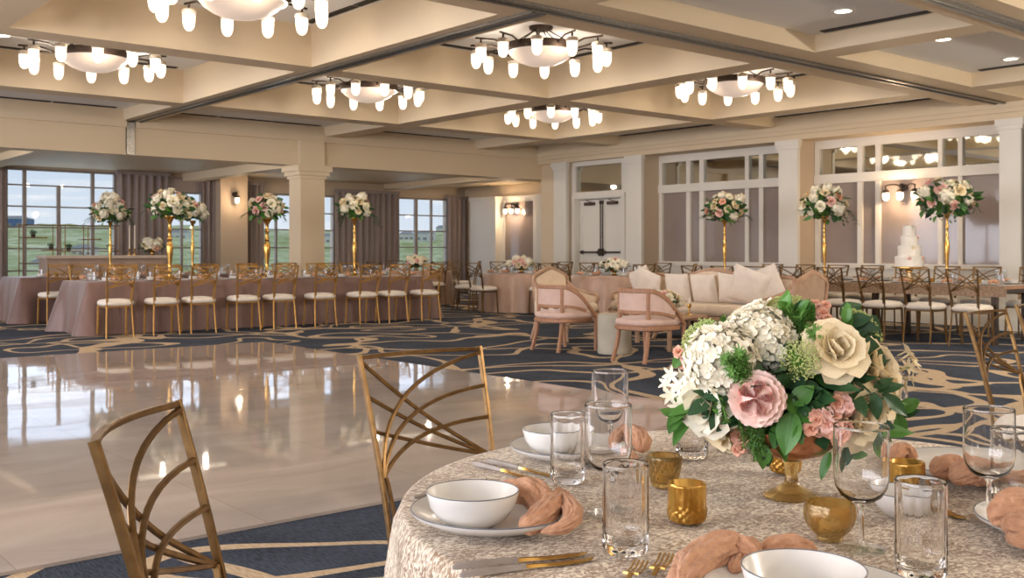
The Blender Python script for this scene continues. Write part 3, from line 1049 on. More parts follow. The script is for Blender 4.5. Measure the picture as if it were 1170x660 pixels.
# ---------------------------------------------------------------- outside
def hill_z(x, y):
    r = sqrt(x * x + y * y)
    z = -8.5 + 14.8 * min(1.0, max(0, (r - 40) / 240.0)) ** 0.9
    z += 2.6 * mnoise.noise(Vector((x * 0.016, y * 0.016, 1.3))) + 1.0 * mnoise.noise(Vector((x * 0.06, y * 0.06, 4.1)))
    if r > 60:
        z += 0.8 * mnoise.noise(Vector((x * 0.25, y * 0.25, 2.2)))
    if r > 300:
        z -= (r - 300) * 0.2
    return z
tm = MB()
nu, nv = 150, 110
def tf(u, v):
    ang = radians(-25) + u * radians(110)
    r = 27 + v * 300
    x, y = r * sin(ang), r * cos(ang)
    y += 0
    return (x, y + 4, hill_z(x, y))
tm.grid(tf, nu, nv)
struct(tm.build('hillside', M['terrain'], smooth=180), 'wooded green hillside outside the windows')

def house(px, dist, w, h, dp, matw, label):
    u = (px - 585.0) / FPX
    p = cam_to_world(u * dist, dist, 0)
    z = hill_z(p.x, p.y - 4)
    t = thing('house', label, 'house', (p.x, p.y, z - 0.5), -radians(40), 'houses on the hillside')
    MB().box(-w / 2, w / 2, -dp / 2, dp / 2, 0, h + 0.5).build('wall', matw, t, smooth=0)
    r = MB()
    e = 0.15
    r.add([(-w / 2 - e, -dp / 2 - e, h + 0.5), (w / 2 + e, -dp / 2 - e, h + 0.5), (w / 2 + e, dp / 2 + e, h + 0.5), (-w / 2 - e, dp / 2 + e, h + 0.5), (-w * 0.3, 0, h + 0.9 + h * 0.2), (w * 0.3, 0, h + 0.9 + h * 0.2)],
          [(0, 1, 5, 4), (1, 2, 5), (2, 3, 4, 5), (3, 0, 4), (3, 2, 1, 0)])
    r.build('roof', M['house_roof'], t, smooth=0)
    for k in range(3):
        xx = -w / 2 + w * (k + 0.5) / 3
        MB().box(xx - w * 0.1, xx + w * 0.1, -dp / 2 - 0.05, -dp / 2 + 0.02, h * 0.35, h * 0.75).build('window', M['frame_metal'], t, smooth=0)
    return t
house(16, 270, 8, 2.6, 6, M['blue_roof'], 'pale blue building high on the hill at the far left')
house(62, 285, 12, 1.5, 6, M['house_wall'], 'long low white building on the hilltop in the wide window')
house(52, 150, 3.0, 0.9, 3, M['house_wall'], 'white house low in the wide window')
house(97, 170, 3.5, 0.9, 3, M['house_wall'], 'white house halfway down in the wide window')
house(205, 230, 4, 1.2, 3, M['house_wall'], 'white house in the narrow window')
house(376, 230, 3.4, 1.2, 3, M['house_wall'], 'white house just right of the column')
house(486, 235, 4.5, 1.5, 3, M['house_wall'], 'white house in the middle of the rightmost window')
house(506, 275, 3.5, 1.4, 3, M['house_wall'], 'white house at the upper right of the rightmost window')
house(465, 240, 3.5, 1.1, 3, M['house_wall'], 'white house at the left of the rightmost window')
# ================================================================== FLOWERS (shared shapes)
def R3(rx=0, ry=0, rz=0):
    return Matrix.Rotation(rz, 4, 'Z') @ Matrix.Rotation(ry, 4, 'Y') @ Matrix.Rotation(rx, 4, 'X')

def look(dirv, roll=0.0):
    """matrix turning local +Z to dirv"""
    d = Vector(dirv).normalized()
    q = Vector((0, 0, 1)).rotation_difference(d)
    return q.to_matrix().to_4x4() @ Matrix.Rotation(roll, 4, 'Z')

def petal_into(mb, Mx, w, h, curl=0.2, cup=0.25, nu=4, nv=5, ruffle=0.0, seed=0.0, point=0.0):
    def fn(a, v):
        u = a * 2 - 1
        wv = w * (sin(pi * (0.10 + 0.72 * v)) ** 0.75)
        zz = h * v - point * h * 0.18 * abs(u) ** 1.5 * v
        y = curl * h * max(0, v - 0.45) ** 2 * 2.2 + cup * h * sin(pi * min(1, v * 0.8)) * 0.5 - 0.55 * cup * u * u * wv
        if ruffle:
            y += ruffle * h * v * sin(u * 6 + seed)
            zz += ruffle * h * v * 0.6 * cos(u * 7 + seed * 2)
        return Mx @ Vector((u * wv, y, zz))
    return mb.grid(fn, nu, nv)

def rose_mb(seed=0, layers=None, nu=4, nv=5, ruffle=0.03):
    r = random.Random(seed)
    layers = layers or [(3, 0.04, 0.70, 0.27, -6, 0.05), (4, 0.09, 0.78, 0.38, 6, 0.1), (5, 0.13, 0.86, 0.48, 20, 0.2),
                        (5, 0.16, 0.92, 0.58, 40, 0.35), (6, 0.18, 0.98, 0.64, 60, 0.5), (6, 0.18, 0.98, 0.66, 80, 0.6)]
    mb = MB()
    for li, (n, rad, h, w, tilt, curl) in enumerate(layers):
        ph = r.random() * 6
        for k in range(n):
            th = ph + 2 * pi * (k + r.uniform(-0.12, 0.12)) / n
            Mx = Matrix.Translation((0, 0, -0.42)) @ Matrix.Rotation(th, 4, 'Z') @ Matrix.Translation((0, rad, 0.02 * li)) @ Matrix.Rotation(-radians(tilt + r.uniform(-5, 5)), 4, 'X')
            petal_into(mb, Mx, w, h * r.uniform(0.93, 1.05), curl, 0.3, nu, nv, ruffle, r.random() * 6)
    return mb

def hydrangea_mb(seed=0, n=70, fl=0.30, fine=True):
    r = random.Random(seed)
    mb = MB()
    for i in range(n):
        z = 1 - 1.72 * (i + 0.5) / n
        th = i * 2.399963 + r.uniform(-0.2, 0.2)
        s = sqrt(max(0, 1 - z * z))
        d = Vector((s * cos(th), s * sin(th), z)) + Vector((r.uniform(-.12, .12), r.uniform(-.12, .12), r.uniform(-.12, .12)))
        d.normalize()
        k = r.uniform(0.86, 1.03)
        Mx = Matrix.Translation(d * k) @ look(d + Vector((r.uniform(-.35, .35), r.uniform(-.35, .35), r.uniform(-.35, .35))), r.random() * 6)
        for q in range(4):
            Mq = Mx @ Matrix.Rotation(q * pi / 2, 4, 'Z') @ Matrix.Rotation(r.uniform(-0.35, 0.2), 4, 'X')
            f = fl * r.uniform(0.85, 1.12)
            if fine:
                def fn(a, v, f=f):
                    u = a * 2 - 1
                    return Mq @ Vector((u * f * 0.52 * sin(pi * (0.12 + 0.70 * v)), f * v, 0.16 * f * (u * u) + 0.28 * f * v * (v - 0.3)))
                mb.grid(fn, 2, 3)
            else:
                mb.add([Mq @ Vector(p) for p in [(0, 0, 0), (f * .5, f * .55, .05 * f), (0, f, .2 * f), (-f * .5, f * .55, .05 * f)]], [(0, 1, 2, 3)])
    mb.ball((0, 0, -0.05), 0.82, 0.82, 0.80, 10, 7)
    return mb

def leaf_into(mb, Mx, L, w, droop=0.3, fold=0.25, nu=4, nv=7, point=1.0):
    def fn(a, v):
        u = a * 2 - 1
        wv = w * (sin(pi * min(1.0, (0.02 + 0.98 * v)) ** 0.85)) ** (0.85)
        return Mx @ Vector((u * wv, L * v, -droop * L * v * v + fold * wv * abs(u) + 0.05 * L * sin(v * 9) * u * 0.3))
    return mb.grid(fn, nu, nv)

def foliage_ball_mb(seed, n, R, L, w, flat=0.8):
    r = random.Random(seed)
    mb = MB()
    mb.ball((0, 0, 0), R * 0.62, R * 0.62, R * 0.62 * flat, 9, 6)
    for i in range(n):
        z = 1 - 1.9 * (i + 0.5) / n
        th = i * 2.399963
        s = sqrt(max(0, 1 - z * z))
        d = Vector((s * cos(th), s * sin(th), z * flat))
        k = r.uniform(0.55, 0.95) * R
        out = (d + Vector((r.uniform(-.6, .6), r.uniform(-.6, .6), r.uniform(-.7, .5)))).normalized()
        q = Vector((0, 1, 0)).rotation_difference(out).to_matrix().to_4x4()
        Mx = Matrix.Translation(d * k) @ q @ Matrix.Rotation(r.random() * 6, 4, 'Y')
        leaf_into(mb, Mx, L * r.uniform(0.7, 1.3), w * r.uniform(0.8, 1.2), 0.3, 0.2, 2, 3)
    return mb

ROSE_LO = rose_mb(1, [(3, 0.05, 0.75, 0.34, 0, 0.1), (5, 0.14, 0.85, 0.52, 28, 0.3), (6, 0.18, 0.95, 0.62, 62, 0.5)], 2, 3, 0.0)
me_rose_white = ROSE_LO.mesh('white_rose', M['petal_white'], 180)
me_rose_cream = ROSE_LO.mesh('cream_rose', M['petal_cream'], 180)
me_rose_pale = ROSE_LO.mesh('pale_pink_rose', M['petal_pale'], 180)
me_rose_peach = ROSE_LO.mesh('peach_rose', M['petal_peach'], 180)
HYD_LO = hydrangea_mb(2, 34, 0.42, False)
me_hyd_lo = HYD_LO.mesh('white_hydrangea', M['petal_white'], 180)
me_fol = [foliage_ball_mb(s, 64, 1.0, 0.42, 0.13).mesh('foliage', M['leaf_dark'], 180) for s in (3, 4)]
me_fol_green = foliage_ball_mb(9, 30, 1.0, 0.40, 0.13).mesh('foliage', M['leaf'], 180)  # lighter green leaves among the dark foliage

def blossoms_on(t, c, rx, rz, n, seed, size=(0.045, 0.085), low=-0.45):
    r = random.Random(seed)
    for i in range(n):
        z = 1 - (1 - low) * (i + 0.5) / n
        th = i * 2.399963 + seed
        s = sqrt(max(0, 1 - z * z))
        d = Vector((s * cos(th), s * sin(th), z))
        k = r.uniform(0.82, 1.05)
        p = Vector((c[0] + d.x * rx * k, c[1] + d.y * rx * k, c[2] + d.z * rz * k))
        q = r.random()
        me = me_hyd_lo if q < 0.28 else me_rose_white if q < 0.58 else me_rose_cream if q < 0.80 else me_rose_pale if q < 0.96 else me_rose_peach
        sz = r.uniform(*size) * (1.25 if me is me_hyd_lo else 1.0)
        o = inst('hydrangea_head' if me is me_hyd_lo else 'rose', me, t, p, (0, 0, 0), (sz, sz, sz))
        o.rotation_euler = look(d, r.random() * 6).to_euler()

VASE_PROF = [(0, 0), (0.075, 0), (0.075, 0.012), (0.05, 0.03), (0.022, 0.06), (0.018, 0.10), (0.028, 0.125), (0.018, 0.15), (0.022, 0.25), (0.034, 0.40), (0.040, 0.50),
             (0.034, 0.56), (0.020, 0.60), (0.030, 0.63), (0.020, 0.66), (0.018, 0.74), (0.028, 0.77), (0.018, 0.80), (0.020, 0.88), (0.045, 0.95), (0.07, 0.98), (0.07, 0.99), (0, 0.985)]
def tall_centrepiece(x, y, z, label, seed, group, thick=1.0, R=0.29, trail=False, h=1.0):
    t = thing('tall_flower_centrepiece', label, 'flower arrangement', (x, y, z), 0, group)
    m = MB()
    m.lathe([(r_ * thick, z_ * h) for r_, z_ in VASE_PROF], 14)
    m.build('vase', M['gold'], t)
    c = (0, 0, 0.98 * h + 0.17)
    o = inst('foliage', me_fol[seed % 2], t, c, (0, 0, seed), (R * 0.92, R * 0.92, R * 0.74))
    o = inst('foliage', me_fol_green, t, (c[0], c[1], c[2] - 0.02), (0.3, 0, seed * 2), (R * 0.95, R * 0.95, R * 0.75))
    blossoms_on(t, c, R * 0.92, R * 0.80, 25, seed, (0.05, 0.082))
    r = random.Random(seed)
    for k in range(7 if trail else 4):
        m = MB()
        th = r.random() * 6.28
        L = r.uniform(0.10, 0.2)
        p0 = Vector((cos(th) * R * 0.7, sin(th) * R * 0.7, c[2] - 0.08))
        p1 = p0 + Vector((cos(th) * L, sin(th) * L, 0.02))
        p2 = p1 + Vector((cos(th) * 0.05, sin(th) * 0.05, -L * (1.3 if trail else 0.7)))
        path = bez(p0, p1, p2, 6)
        m.tube(path, 0.004, 4)
        for q in path[2:]:
            for sgn in (-1, 1):
                Mx = Matrix.Translation(q) @ R3(r.uniform(-.5, .5), 0, th + sgn * 1.2)
                leaf_into(m, Mx, 0.06, 0.016, 0.3, 0.2, 2, 3)
        m.build('trailing_sprig', M['leaf_dark'], t, 180)
    return t

def low_flowers(x, y, z, label, seed, R=0.17, group=None, pink=False):
    t = thing('low_flower_arrangement', label, 'flower arrangement', (x, y, z), 0, group)
    MB().lathe([(0, 0), (0.07, 0), (0.075, 0.01), (0.03, 0.03), (0.03, 0.05), (0.10, 0.10), (0.105, 0.11), (0, 0.10)], 14).build('bowl', M['gold'], t)
    c = (0, 0, 0.17)
    inst('foliage', me_fol[seed % 2], t, c, (0, 0, seed), (R * 0.95, R * 0.95, R * 0.6))
    blossoms_on(t, c, R, R * 0.62, 24, seed, (0.045, 0.07), -0.1)
    return t

# ================================================================== CHANDELIERS
CH_DISH = [(0, -0.205), (0.08, -0.202), (0.18, -0.184), (0.28, -0.145), (0.36, -0.092), (0.41, -0.034), (0.425, -0.005), (0.415, -0.003), (0, -0.02)]
BULB = [(0, -0.200), (0.022, -0.198), (0.042, -0.180), (0.056, -0.147), (0.062, -0.105), (0.063, -0.05), (0.060, -0.02)]
def make_chandelier():
    t = thing('chandelier', 'x', 'chandelier')
    drop = ZD - 3.68        # rim at z 3.68, origin at the ceiling
    MB().lathe([(0, -0.05), (0.10, -0.05), (0.14, -0.035), (0.15, -0.01), (0.15, 0), (0, 0)], 20).build('canopy', M['bronze'], t)
    for k in range(6):
        a = k * pi / 3
        MB().tube([(0.08 * cos(a), 0.08 * sin(a), -0.04), (0.42 * cos(a), 0.42 * sin(a), -drop + 0.02)], 0.007, 6).build('hanger_rod', M['bronze'], t)
    MB().lathe([(0.415, -0.045 - drop), (0.445, -0.045 - drop), (0.45, 0.0 - drop), (0.45, 0.045 - drop), (0.42, 0.045 - drop), (0.415, 0.03 - drop), (0.415, -0.045 - drop)], 40).build('ring', M['bronze'], t)
    MB().lathe([(r, z - drop - 0.01) for r, z in CH_DISH], 36).build('bowl', M['bowl_glow'], t, 60)
    for k in range(12):
        a = (k + 0.5) * pi / 6
        ca, sa = cos(a), sin(a)
        arm = MB()
        arm.bar([(0.44 * ca, 0.44 * sa, -drop + 0.0), (0.62 * ca, 0.62 * sa, -drop + 0.055), (0.82 * ca, 0.82 * sa, -drop + 0.055), (0.87 * ca, 0.87 * sa, -drop + 0.055)], 0.016, 0.022)
        arm.tube([(0.80 * ca, 0.80 * sa, -drop + 0.06), (0.80 * ca, 0.80 * sa, -drop - 0.01)], 0.012, 6)
        o = arm.build('arm', M['bronze'], t)
        MB().lathe([(0, 0.018), (0.045, 0.016), (0.070, 0.0), (0.073, -0.03), (0.066, -0.04), (0, -0.038)], 14, (0.80 * ca, 0.80 * sa, -drop - 0.02)).build('lamp_collar', M['lamp_cap'], o)
        MB().lathe([(r, z) for r, z in BULB] + [(0, -0.01)], 14, (0.80 * ca, 0.80 * sa, -drop - 0.03)).build('lamp_glass', M['lamp_glow'], o, 60)
    d = bpy.data.lights.new('chandelier_light', 'POINT')
    d.energy = CHAND_W
    d.color = WARM
    d.shadow_soft_size = 0.10
    for k in range(3):
        a = k * 2 * pi / 3 + 0.4
        o = bpy.data.objects.new('chandelier_light', d)
        COL.objects.link(o)
        o.parent = t
        o.location = (0.64 * cos(a), 0.64 * sin(a), -drop - 0.14)
    return t

ch_spots = [(8.27, 9.27, 'chandelier in the top middle of the photo, its hanging rods and canopy in full view'),
            (4.35, 9.27, 'chandelier cut off by the top edge of the photo, nearest of all'),
            (4.22, 13.22, 'chandelier at the left edge of the photo, above the left long table'),
            (8.27, 13.22, 'chandelier above the cream column, left of the middle'),
            (12.08, 13.22, 'farthest and smallest chandelier, in front of the double door corner'),
            (12.08, 9.27, 'chandelier at the right, nearest to the glazed right wall')]
ch0 = make_chandelier()
for i, (x, y, lab) in enumerate(ch_spots):
    c = ch0 if i == 0 else copy_tree(ch0)
    c.location = (x, y, ZD)
    c['label'] = lab
    c['group'] = 'bronze chandeliers'

def downlight(x, y, z, label):
    t = thing('downlight', label, 'downlight', (x, y, z), 0, 'recessed downlights')
    MB().lathe([(0.085, -0.010), (0.115, -0.010), (0.118, -0.002), (0.118, 0.0), (0.085, 0.0), (0.085, -0.010)], 20).build('trim_ring', M['white_paint'], t)
    MB().lathe([(0, -0.004), (0.084, -0.004), (0.084, -0.001), (0, -0.001)], 16).build('lens', M['down_glow'], t, 0)
    d = bpy.data.lights.new('downlight_beam', 'SPOT')
    d.energy = DOWN_W
    d.color = WARM
    d.spot_size = radians(120)
    d.spot_blend = 0.8
    d.shadow_soft_size = 0.06
    o = bpy.data.objects.new('downlight_beam', d)
    COL.objects.link(o)
    o.parent = t
    o.location = (0, 0, -0.03)
    return t
downlight(9.19, 5.70, ZS, 'downlight at the top right, farthest left of the bright three in the flat coffers')
downlight(11.3, 5.72, ZS, 'middle one of the three downlights at the top right')
downlight(13.1, 5.75, ZS, 'rightmost downlight, near the right edge of the photo')
downlight(3.35, 14.05, ZD, 'downlight at the far left edge in the coffer of the left chandelier')
downlight(4.55, 14.0, ZD, 'downlight just above the left chandelier')
downlight(5.17, 14.1, ZD, 'downlight right of the left chandelier, in its coffer')

def slot(x0, x1, y0, y1, z, label, gaps=True):
    t = thing('slot_diffuser', label, 'air diffuser', ((x0 + x1) / 2, (y0 + y1) / 2, z), 0, 'black slot diffusers in the coffers')
    lx, ly = x1 - x0, y1 - y0
    along_x = lx > ly
    L = max(lx, ly)
    n = max(1, int(L / 0.95))
    for k in range(n):
        a = -L / 2 + L * k / n + 0.02
        b = -L / 2 + L * (k + 1) / n - 0.02
        m = MB()
        for off in (-0.03, 0.03):
            if along_x:
                m.box(a, b, off - 0.02, off + 0.02, -0.012, -0.001)
            else:
                m.box(off - 0.02, off + 0.02, a, b, -0.012, -0.001)
        m.build('slot', M['slot_dark'], t, smooth=0)
    return t
slot(2.8, 5.95, 17.40, 17.50, ZS, 'slot diffuser along the left part of the bulkhead')
slot(6.7, 9.85, 17.40, 17.50, ZS, 'slot diffuser along the bulkhead above the cream column')
slot(10.6, 13.5, 17.40, 17.50, ZS, 'slot diffuser along the bulkhead near the far corner')
slot(15.46, 15.56, 7.6, 11.0, ZS, 'slot diffuser along the right wall above the wedding cake bay')
slot(15.46, 15.56, 11.6, 14.9, ZS, 'slot diffuser along the right wall above the settee bay')
slot(2.8, 5.95, 14.78, 14.88, ZD, 'slot diffuser behind the left chandelier')
slot(6.7, 9.9, 14.78, 14.88, ZD, 'slot diffuser behind the chandelier above the column')
slot(6.7, 9.9, 10.83, 10.93, ZD, 'slot diffuser on the far side of the top middle chandelier coffer')
slot(9.82, 9.92, 7.6, 10.8, ZD, 'slot diffuser on the right side of the top middle chandelier coffer')
slot(13.55, 13.65, 7.6, 10.9, ZD, 'slot diffuser on the right side of the coffer of the right chandelier')
slot(5.92, 6.02, 7.6, 10.9, ZD, 'slot diffuser in the coffer of the cut off chandelier')
slot(9.82, 9.92, 4.9, 6.4, ZS, 'slot diffuser beside the leftmost bright downlight at the top right')
slot(13.55, 13.65, 4.9, 6.4, ZS, 'slot diffuser beside the rightmost downlight')

# sconces
def sconce(x, y, z, rz, n, label):
    t = thing('wall_sconce', label, 'wall light', (x, y, z), rz)
    # local +X points out of the wall
    MB().lathe([(0, 0), (0.06, 0), (0.06, 0.02), (0, 0.025)], 14).build('back_plate', M['bronze'], t).rotation_euler = (0, pi / 2, 0)
    for k in range(n):
        yy = (k - (n - 1) / 2) * 0.26
        a = MB()
        a.tube(spline([(0.02, 0, 0), (0.10, yy * 0.5, 0.05), (0.16, yy, 0.03), (0.16, yy, -0.04)], 5), 0.013, 6)
        o = a.build('arm', M['bronze'], t)
        MB().lathe([(0, 0.0), (0.045, -0.01), (0.06, -0.05), (0.05, -0.06), (0, -0.05)], 12, (0.16, yy, -0.03)).build('lamp_collar', M['bronze'], o)
        MB().lathe([(0, -0.20), (0.03, -0.195), (0.055, -0.16), (0.062, -0.11), (0.055, -0.06), (0, -0.05)], 14, (0.16, yy, -0.03)).build('lamp_glass', M['lamp_glow'], o, 60)
    d = bpy.data.lights.new('sconce_light', 'POINT')
    d.energy = 9.0 * n
    d.color = (1, 0.72, 0.45)
    d.shadow_soft_size = 0.05
    o = bpy.data.objects.new('sconce_light', d)
    COL.objects.link(o)
    o.parent = t
    o.location = (0.30, 0, -0.16)
    return t
sconce(PIER_X, YW - 0.5, z_on_y(269, 222, YW - 0.5), -pi / 2, 1, 'single lamp wall sconce on the taupe pier between the garden windows')
sconce(XR - 0.0, y_on_x(1034, XR), z_on_x(1034, 214, XR), pi, 3, 'three lamp wall sconce above the wedding cake')
sconce(XA - 0.02, y_on_x(590, XA), z_on_x(590, 235, XA), pi, 3, 'three lamp wall sconce in the alcove, left of the double door')

# ================================================================== CHAIR
def chair_back_y(z):
    if z < 0.46:
        return -0.165 - 0.05 * ((0.46 - z) / 0.46) ** 1.6
    return -0.165 - 0.115 * ((z - 0.46) / 0.48) ** 1.25
def chair_half_w(z):
    return 0.160 + (0.025 * (z - 0.46) / 0.48 if z > 0.46 else 0.018 * (0.46 - z) / 0.46)
def chair_pt(s, z):
    return Vector((s * chair_half_w(z), chair_back_y(z) - 0.034 * (1 - s * s) * min(1, max(0, (z - 0.55) / 0.2)), z))
def make_chair(g, k=1.0):
    t = thing('dining_chair', 'x', 'chair')
    zs = [0.0, 0.12, 0.25, 0.38, 0.46, 0.56, 0.66, 0.76, 0.86, 0.945]
    for s in (-1, 1):
        MB().bar([chair_pt(s, z) for z in zs], 0.0105 * k, 0.015 * k, (0, 1, 0)).build('back_post', g, t)
    MB().bar([chair_pt(-1 + 2 * q / 12, 0.939) for q in range(13)], 0.0105 * k, 0.012 * k, (0, 1, 0)).build('top_rail', g, t)
    k_ = 1 + (k - 1) * 0.7
    # one set of bars sweeps up in arcs, the crossing set runs nearly straight
    arcs = [(0.930, -0.80, 0.72), (0.845, -0.62, 0.80), (0.765, -0.50, 0.82)]
    for (zt, cs, cz) in arcs:
        path = []
        for kk in range(15):
            q = kk / 14
            ss = (1 - q) ** 2 * (-0.97) + 2 * q * (1 - q) * cs + q * q * 0.98
            zz = (1 - q) ** 2 * 0.655 + 2 * q * (1 - q) * (0.655 + (zt - 0.655) * cz) + q * q * zt
            path.append(chair_pt(-ss, zz) + Vector((0, 0.004, 0)))
        MB().bar(path, 0.0095 * k_, 0.010 * k_, (0, 1, 0)).build('lattice_bar', g, t)
    for zt in (0.928, 0.845, 0.762):
        path = []
        for kk in range(15):
            q = kk / 14
            ss = 0.97 + (-0.97 - 0.97) * q
            zz = zt + (0.668 - zt) * (q + 0.10 * sin(pi * q) * 0.5)
            path.append(chair_pt(ss, zz) + Vector((0, -0.004, 0)))
        MB().bar(path, 0.0095 * k_, 0.010 * k_, (0, 1, 0)).build('lattice_bar', g, t)
    for s in (-1, 1):
        MB().bar([chair_pt(s * q, z) for q, z in ((0.95, 0.67), (0.90, 0.64), (0.88, 0.56), (0.88, 0.44))], 0.009, 0.012, (0, 1, 0)).build('inner_post', g, t)
        MB().bar([(s * 0.185, 0.185, 0.42), (s * 0.186, 0.192, 0.25), (s * 0.19, 0.215, 0.0)], 0.016 * k, 0.016 * k, (0, 1, 0)).build('front_leg', g, t)
    f = MB()
    f.bar([(-0.185, 0.18, 0.415), (0.185, 0.18, 0.415)], 0.03, 0.018)
    f.bar([(-0.165, -0.165, 0.415), (0.165, -0.165, 0.415)], 0.03, 0.018)
    f.bar([(-0.165, -0.165, 0.415), (-0.185, 0.18, 0.415)], 0.018, 0.03)
    f.bar([(0.165, -0.165, 0.415), (0.185, 0.18, 0.415)], 0.018, 0.03)
    f.build('seat_frame', g, t)
    def sq(th, z, j):
        c, s = abs(cos(th)), abs(sin(th))
        return 1.0 / ((c ** 4 + s ** 4) ** 0.25)
    MB().lathe([(0, 0.424), (0.18, 0.424), (0.207, 0.434), (0.219, 0.458), (0.214, 0.482), (0.188, 0.503), (0.10, 0.515), (0, 0.517)], 28, (0, 0.022, 0), sq).build('seat_cushion', M['ivory'], t, 80)
    return t
chair_protos = {}
CHAIR_KINDS = {'bright': ('lit_gold_chair', 1.75), 'soft': ('gold_chair', 1.6), 'near': ('gold_chair', 1.0)}  # window-lit copy for the left rows, darker antique gold for the shaded right
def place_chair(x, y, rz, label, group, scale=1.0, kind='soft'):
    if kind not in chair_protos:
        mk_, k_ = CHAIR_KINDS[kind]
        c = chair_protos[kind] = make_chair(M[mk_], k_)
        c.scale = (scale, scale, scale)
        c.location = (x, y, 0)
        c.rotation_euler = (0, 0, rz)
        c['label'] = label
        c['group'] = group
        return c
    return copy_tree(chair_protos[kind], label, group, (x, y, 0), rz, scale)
def face(dx, dy):
    return atan2(-dx, dy)

# ================================================================== DRAPED TABLES
def rect_loop(lx, ly, r=0.03, step=0.045):
    pts = []
    segs = [((-lx / 2 + r, -ly / 2), (1, 0), lx - 2 * r, (0, -1)), ((lx / 2, -ly / 2 + r), (0, 1), ly - 2 * r, (1, 0)),
            ((lx / 2 - r, ly / 2), (-1, 0), lx - 2 * r, (0, 1)), ((-lx / 2, ly / 2 - r), (0, -1), ly - 2 * r, (-1, 0))]
    for (p, d, L, nrm) in segs:
        n = max(2, int(L / step))
        for k in range(n + 1):
            s = L * k / n
            cd = min(s, L - s)
            pts.append((p[0] + d[0] * s, p[1] + d[1] * s, nrm[0], nrm[1], cd))
        a0 = atan2(nrm[1], nrm[0])
        cx, cy = p[0] + d[0] * L - nrm[0] * r, p[1] + d[1] * L - nrm[1] * r
        for k in range(1, 4):
            a = a0 + (pi / 2) * k / 4
            pts.append((cx + r * cos(a), cy + r * sin(a), cos(a), sin(a), 0.0))
    return pts
def round_loop(R, n=120):
    return [(R * cos(2 * pi * k / n), R * sin(2 * pi * k / n), cos(2 * pi * k / n), sin(2 * pi * k / n), 9.0) for k in range(n)]

def drape_mb(loop, ztop, zbot, amp, wl, corner=0.16, seed=0.0, flare=0.03, rows=9):
    n = len(loop)
    m = MB()
    vs = []
    s = 0.0
    arc = []
    for k in range(n):
        arc.append(s)
        q = loop[(k + 1) % n]
        s += sqrt((q[0] - loop[k][0]) ** 2 + (q[1] - loop[k][1]) ** 2)
    tot = s
    nf = max(3, round(tot / wl))
    def fold(a):
        ph = a / tot * nf * 2 * pi
        jit = 1.3 * mnoise.noise(Vector((cos(a / tot * 2 * pi) * 3 + seed, sin(a / tot * 2 * pi) * 3, seed)))
        return sin(ph + jit * 2) * (0.7 + 0.5 * mnoise.noise(Vector((a * 1.7, seed, 3.1))))
    for (x, y, nx_, ny_, cd) in loop:
        vs.append((x - nx_ * 0.012, y - ny_ * 0.012, ztop))
    for j in range(rows + 1):
        v = j / rows
        z = ztop - 0.008 - (ztop - 0.008 - zbot) * v
        for k, (x, y, nx_, ny_, cd) in enumerate(loop):
            g = v ** 0.8
            off = flare * g + amp * g * (fold(arc[k]) * 0.5 + 0.5) + corner * (v ** 1.1) * math.exp(-(cd / 0.16) ** 2)
            vs.append((x + nx_ * off, y + ny_ * off, z))
    fs = [tuple(range(n))]
    for j in range(rows + 1):
        for k in range(n):
            l = (k + 1) % n
            fs.append((j * n + l, j * n + k, (j + 1) * n + k, (j + 1) * n + l))
    m.add(vs, fs)
    return m

def table_thing(name, label, x, y, lx, ly, cloth, seed, amp, wl, group=None, rnd_R=None, zt=0.76, rz=0.0, leg_mat=None):
    t = thing(name, label, 'table', (x, y, 0), rz, group)
    if rnd_R:
        MB().lathe([(0, zt - 0.03), (rnd_R - 0.02, zt - 0.03), (rnd_R - 0.02, zt - 0.006), (0, zt - 0.006)], 48).build('tabletop', M['wood'], t)
        loop = round_loop(rnd_R)
        lp = [(0.4 * cos(a), 0.4 * sin(a)) for a in (0.6, 2.17, 3.74, 5.31)]
    else:
        MB().box(-lx / 2 + 0.02, lx / 2 - 0.02, -ly / 2 + 0.02, ly / 2 - 0.02, zt - 0.03, zt - 0.006).build('tabletop', M['wood'], t, smooth=0)
        loop = rect_loop(lx, ly)
        lp = [(sx * (lx / 2 - 0.25), sy * (ly / 2 - 0.2)) for sx in (-1, 1) for sy in (-1, 1)]
    for (a, b) in lp:
        MB().tube([(a, b, 0), (a, b, zt - 0.03)], 0.02, 8).build('leg', M['bronze'], t)
    m = drape_mb(loop, zt, 0.006, amp, wl, 0.0 if rnd_R else 0.17, seed)
    c = m.build('tablecloth', M[cloth], None, 50)
    c.location = (x, y, 0)
    c.rotation_euler = (0, 0, rz)
    return t, c

# ---------------------------------------------------------------- tableware for the far tables
def far_wine_mb():
    return MB().lathe([(0, 0), (0.035, 0), (0.034, 0.003), (0.005, 0.008), (0.004, 0.075), (0.022, 0.085), (0.036, 0.105), (0.038, 0.19), (0.036, 0.19), (0.034, 0.107), (0, 0.088)], 10)
def far_tumbler_mb():
    return MB().lathe([(0, 0), (0.032, 0), (0.034, 0.13), (0.031, 0.13), (0.029, 0.012), (0, 0.012)], 10)
def far_plate_mb():
    return MB().lathe([(0, 0), (0.08, 0), (0.135, 0.016), (0.134, 0.02), (0.08, 0.006), (0, 0.006)], 18)
def far_bowl_mb():
    return MB().lathe([(0, 0), (0.035, 0), (0.06, 0.02), (0.075, 0.05), (0.072, 0.05), (0.055, 0.02), (0, 0.006)], 16)
def far_napkin_mb(seed):
    m = MB()
    r = random.Random(seed)
    pts = [(-0.07, -0.01, 0.018), (-0.03, 0.015, 0.03), (0.01, 0.0, 0.035), (0.04, -0.02, 0.025), (0.08, 0.0, 0.015)]
    m.tube(spline(pts, 4), 0.022, 7, None)
    m.tube(spline([(0.0, -0.05, 0.016), (0.02, -0.02, 0.045), (0.0, 0.03, 0.03), (-0.03, 0.06, 0.014)], 4), 0.018, 7)
    return m
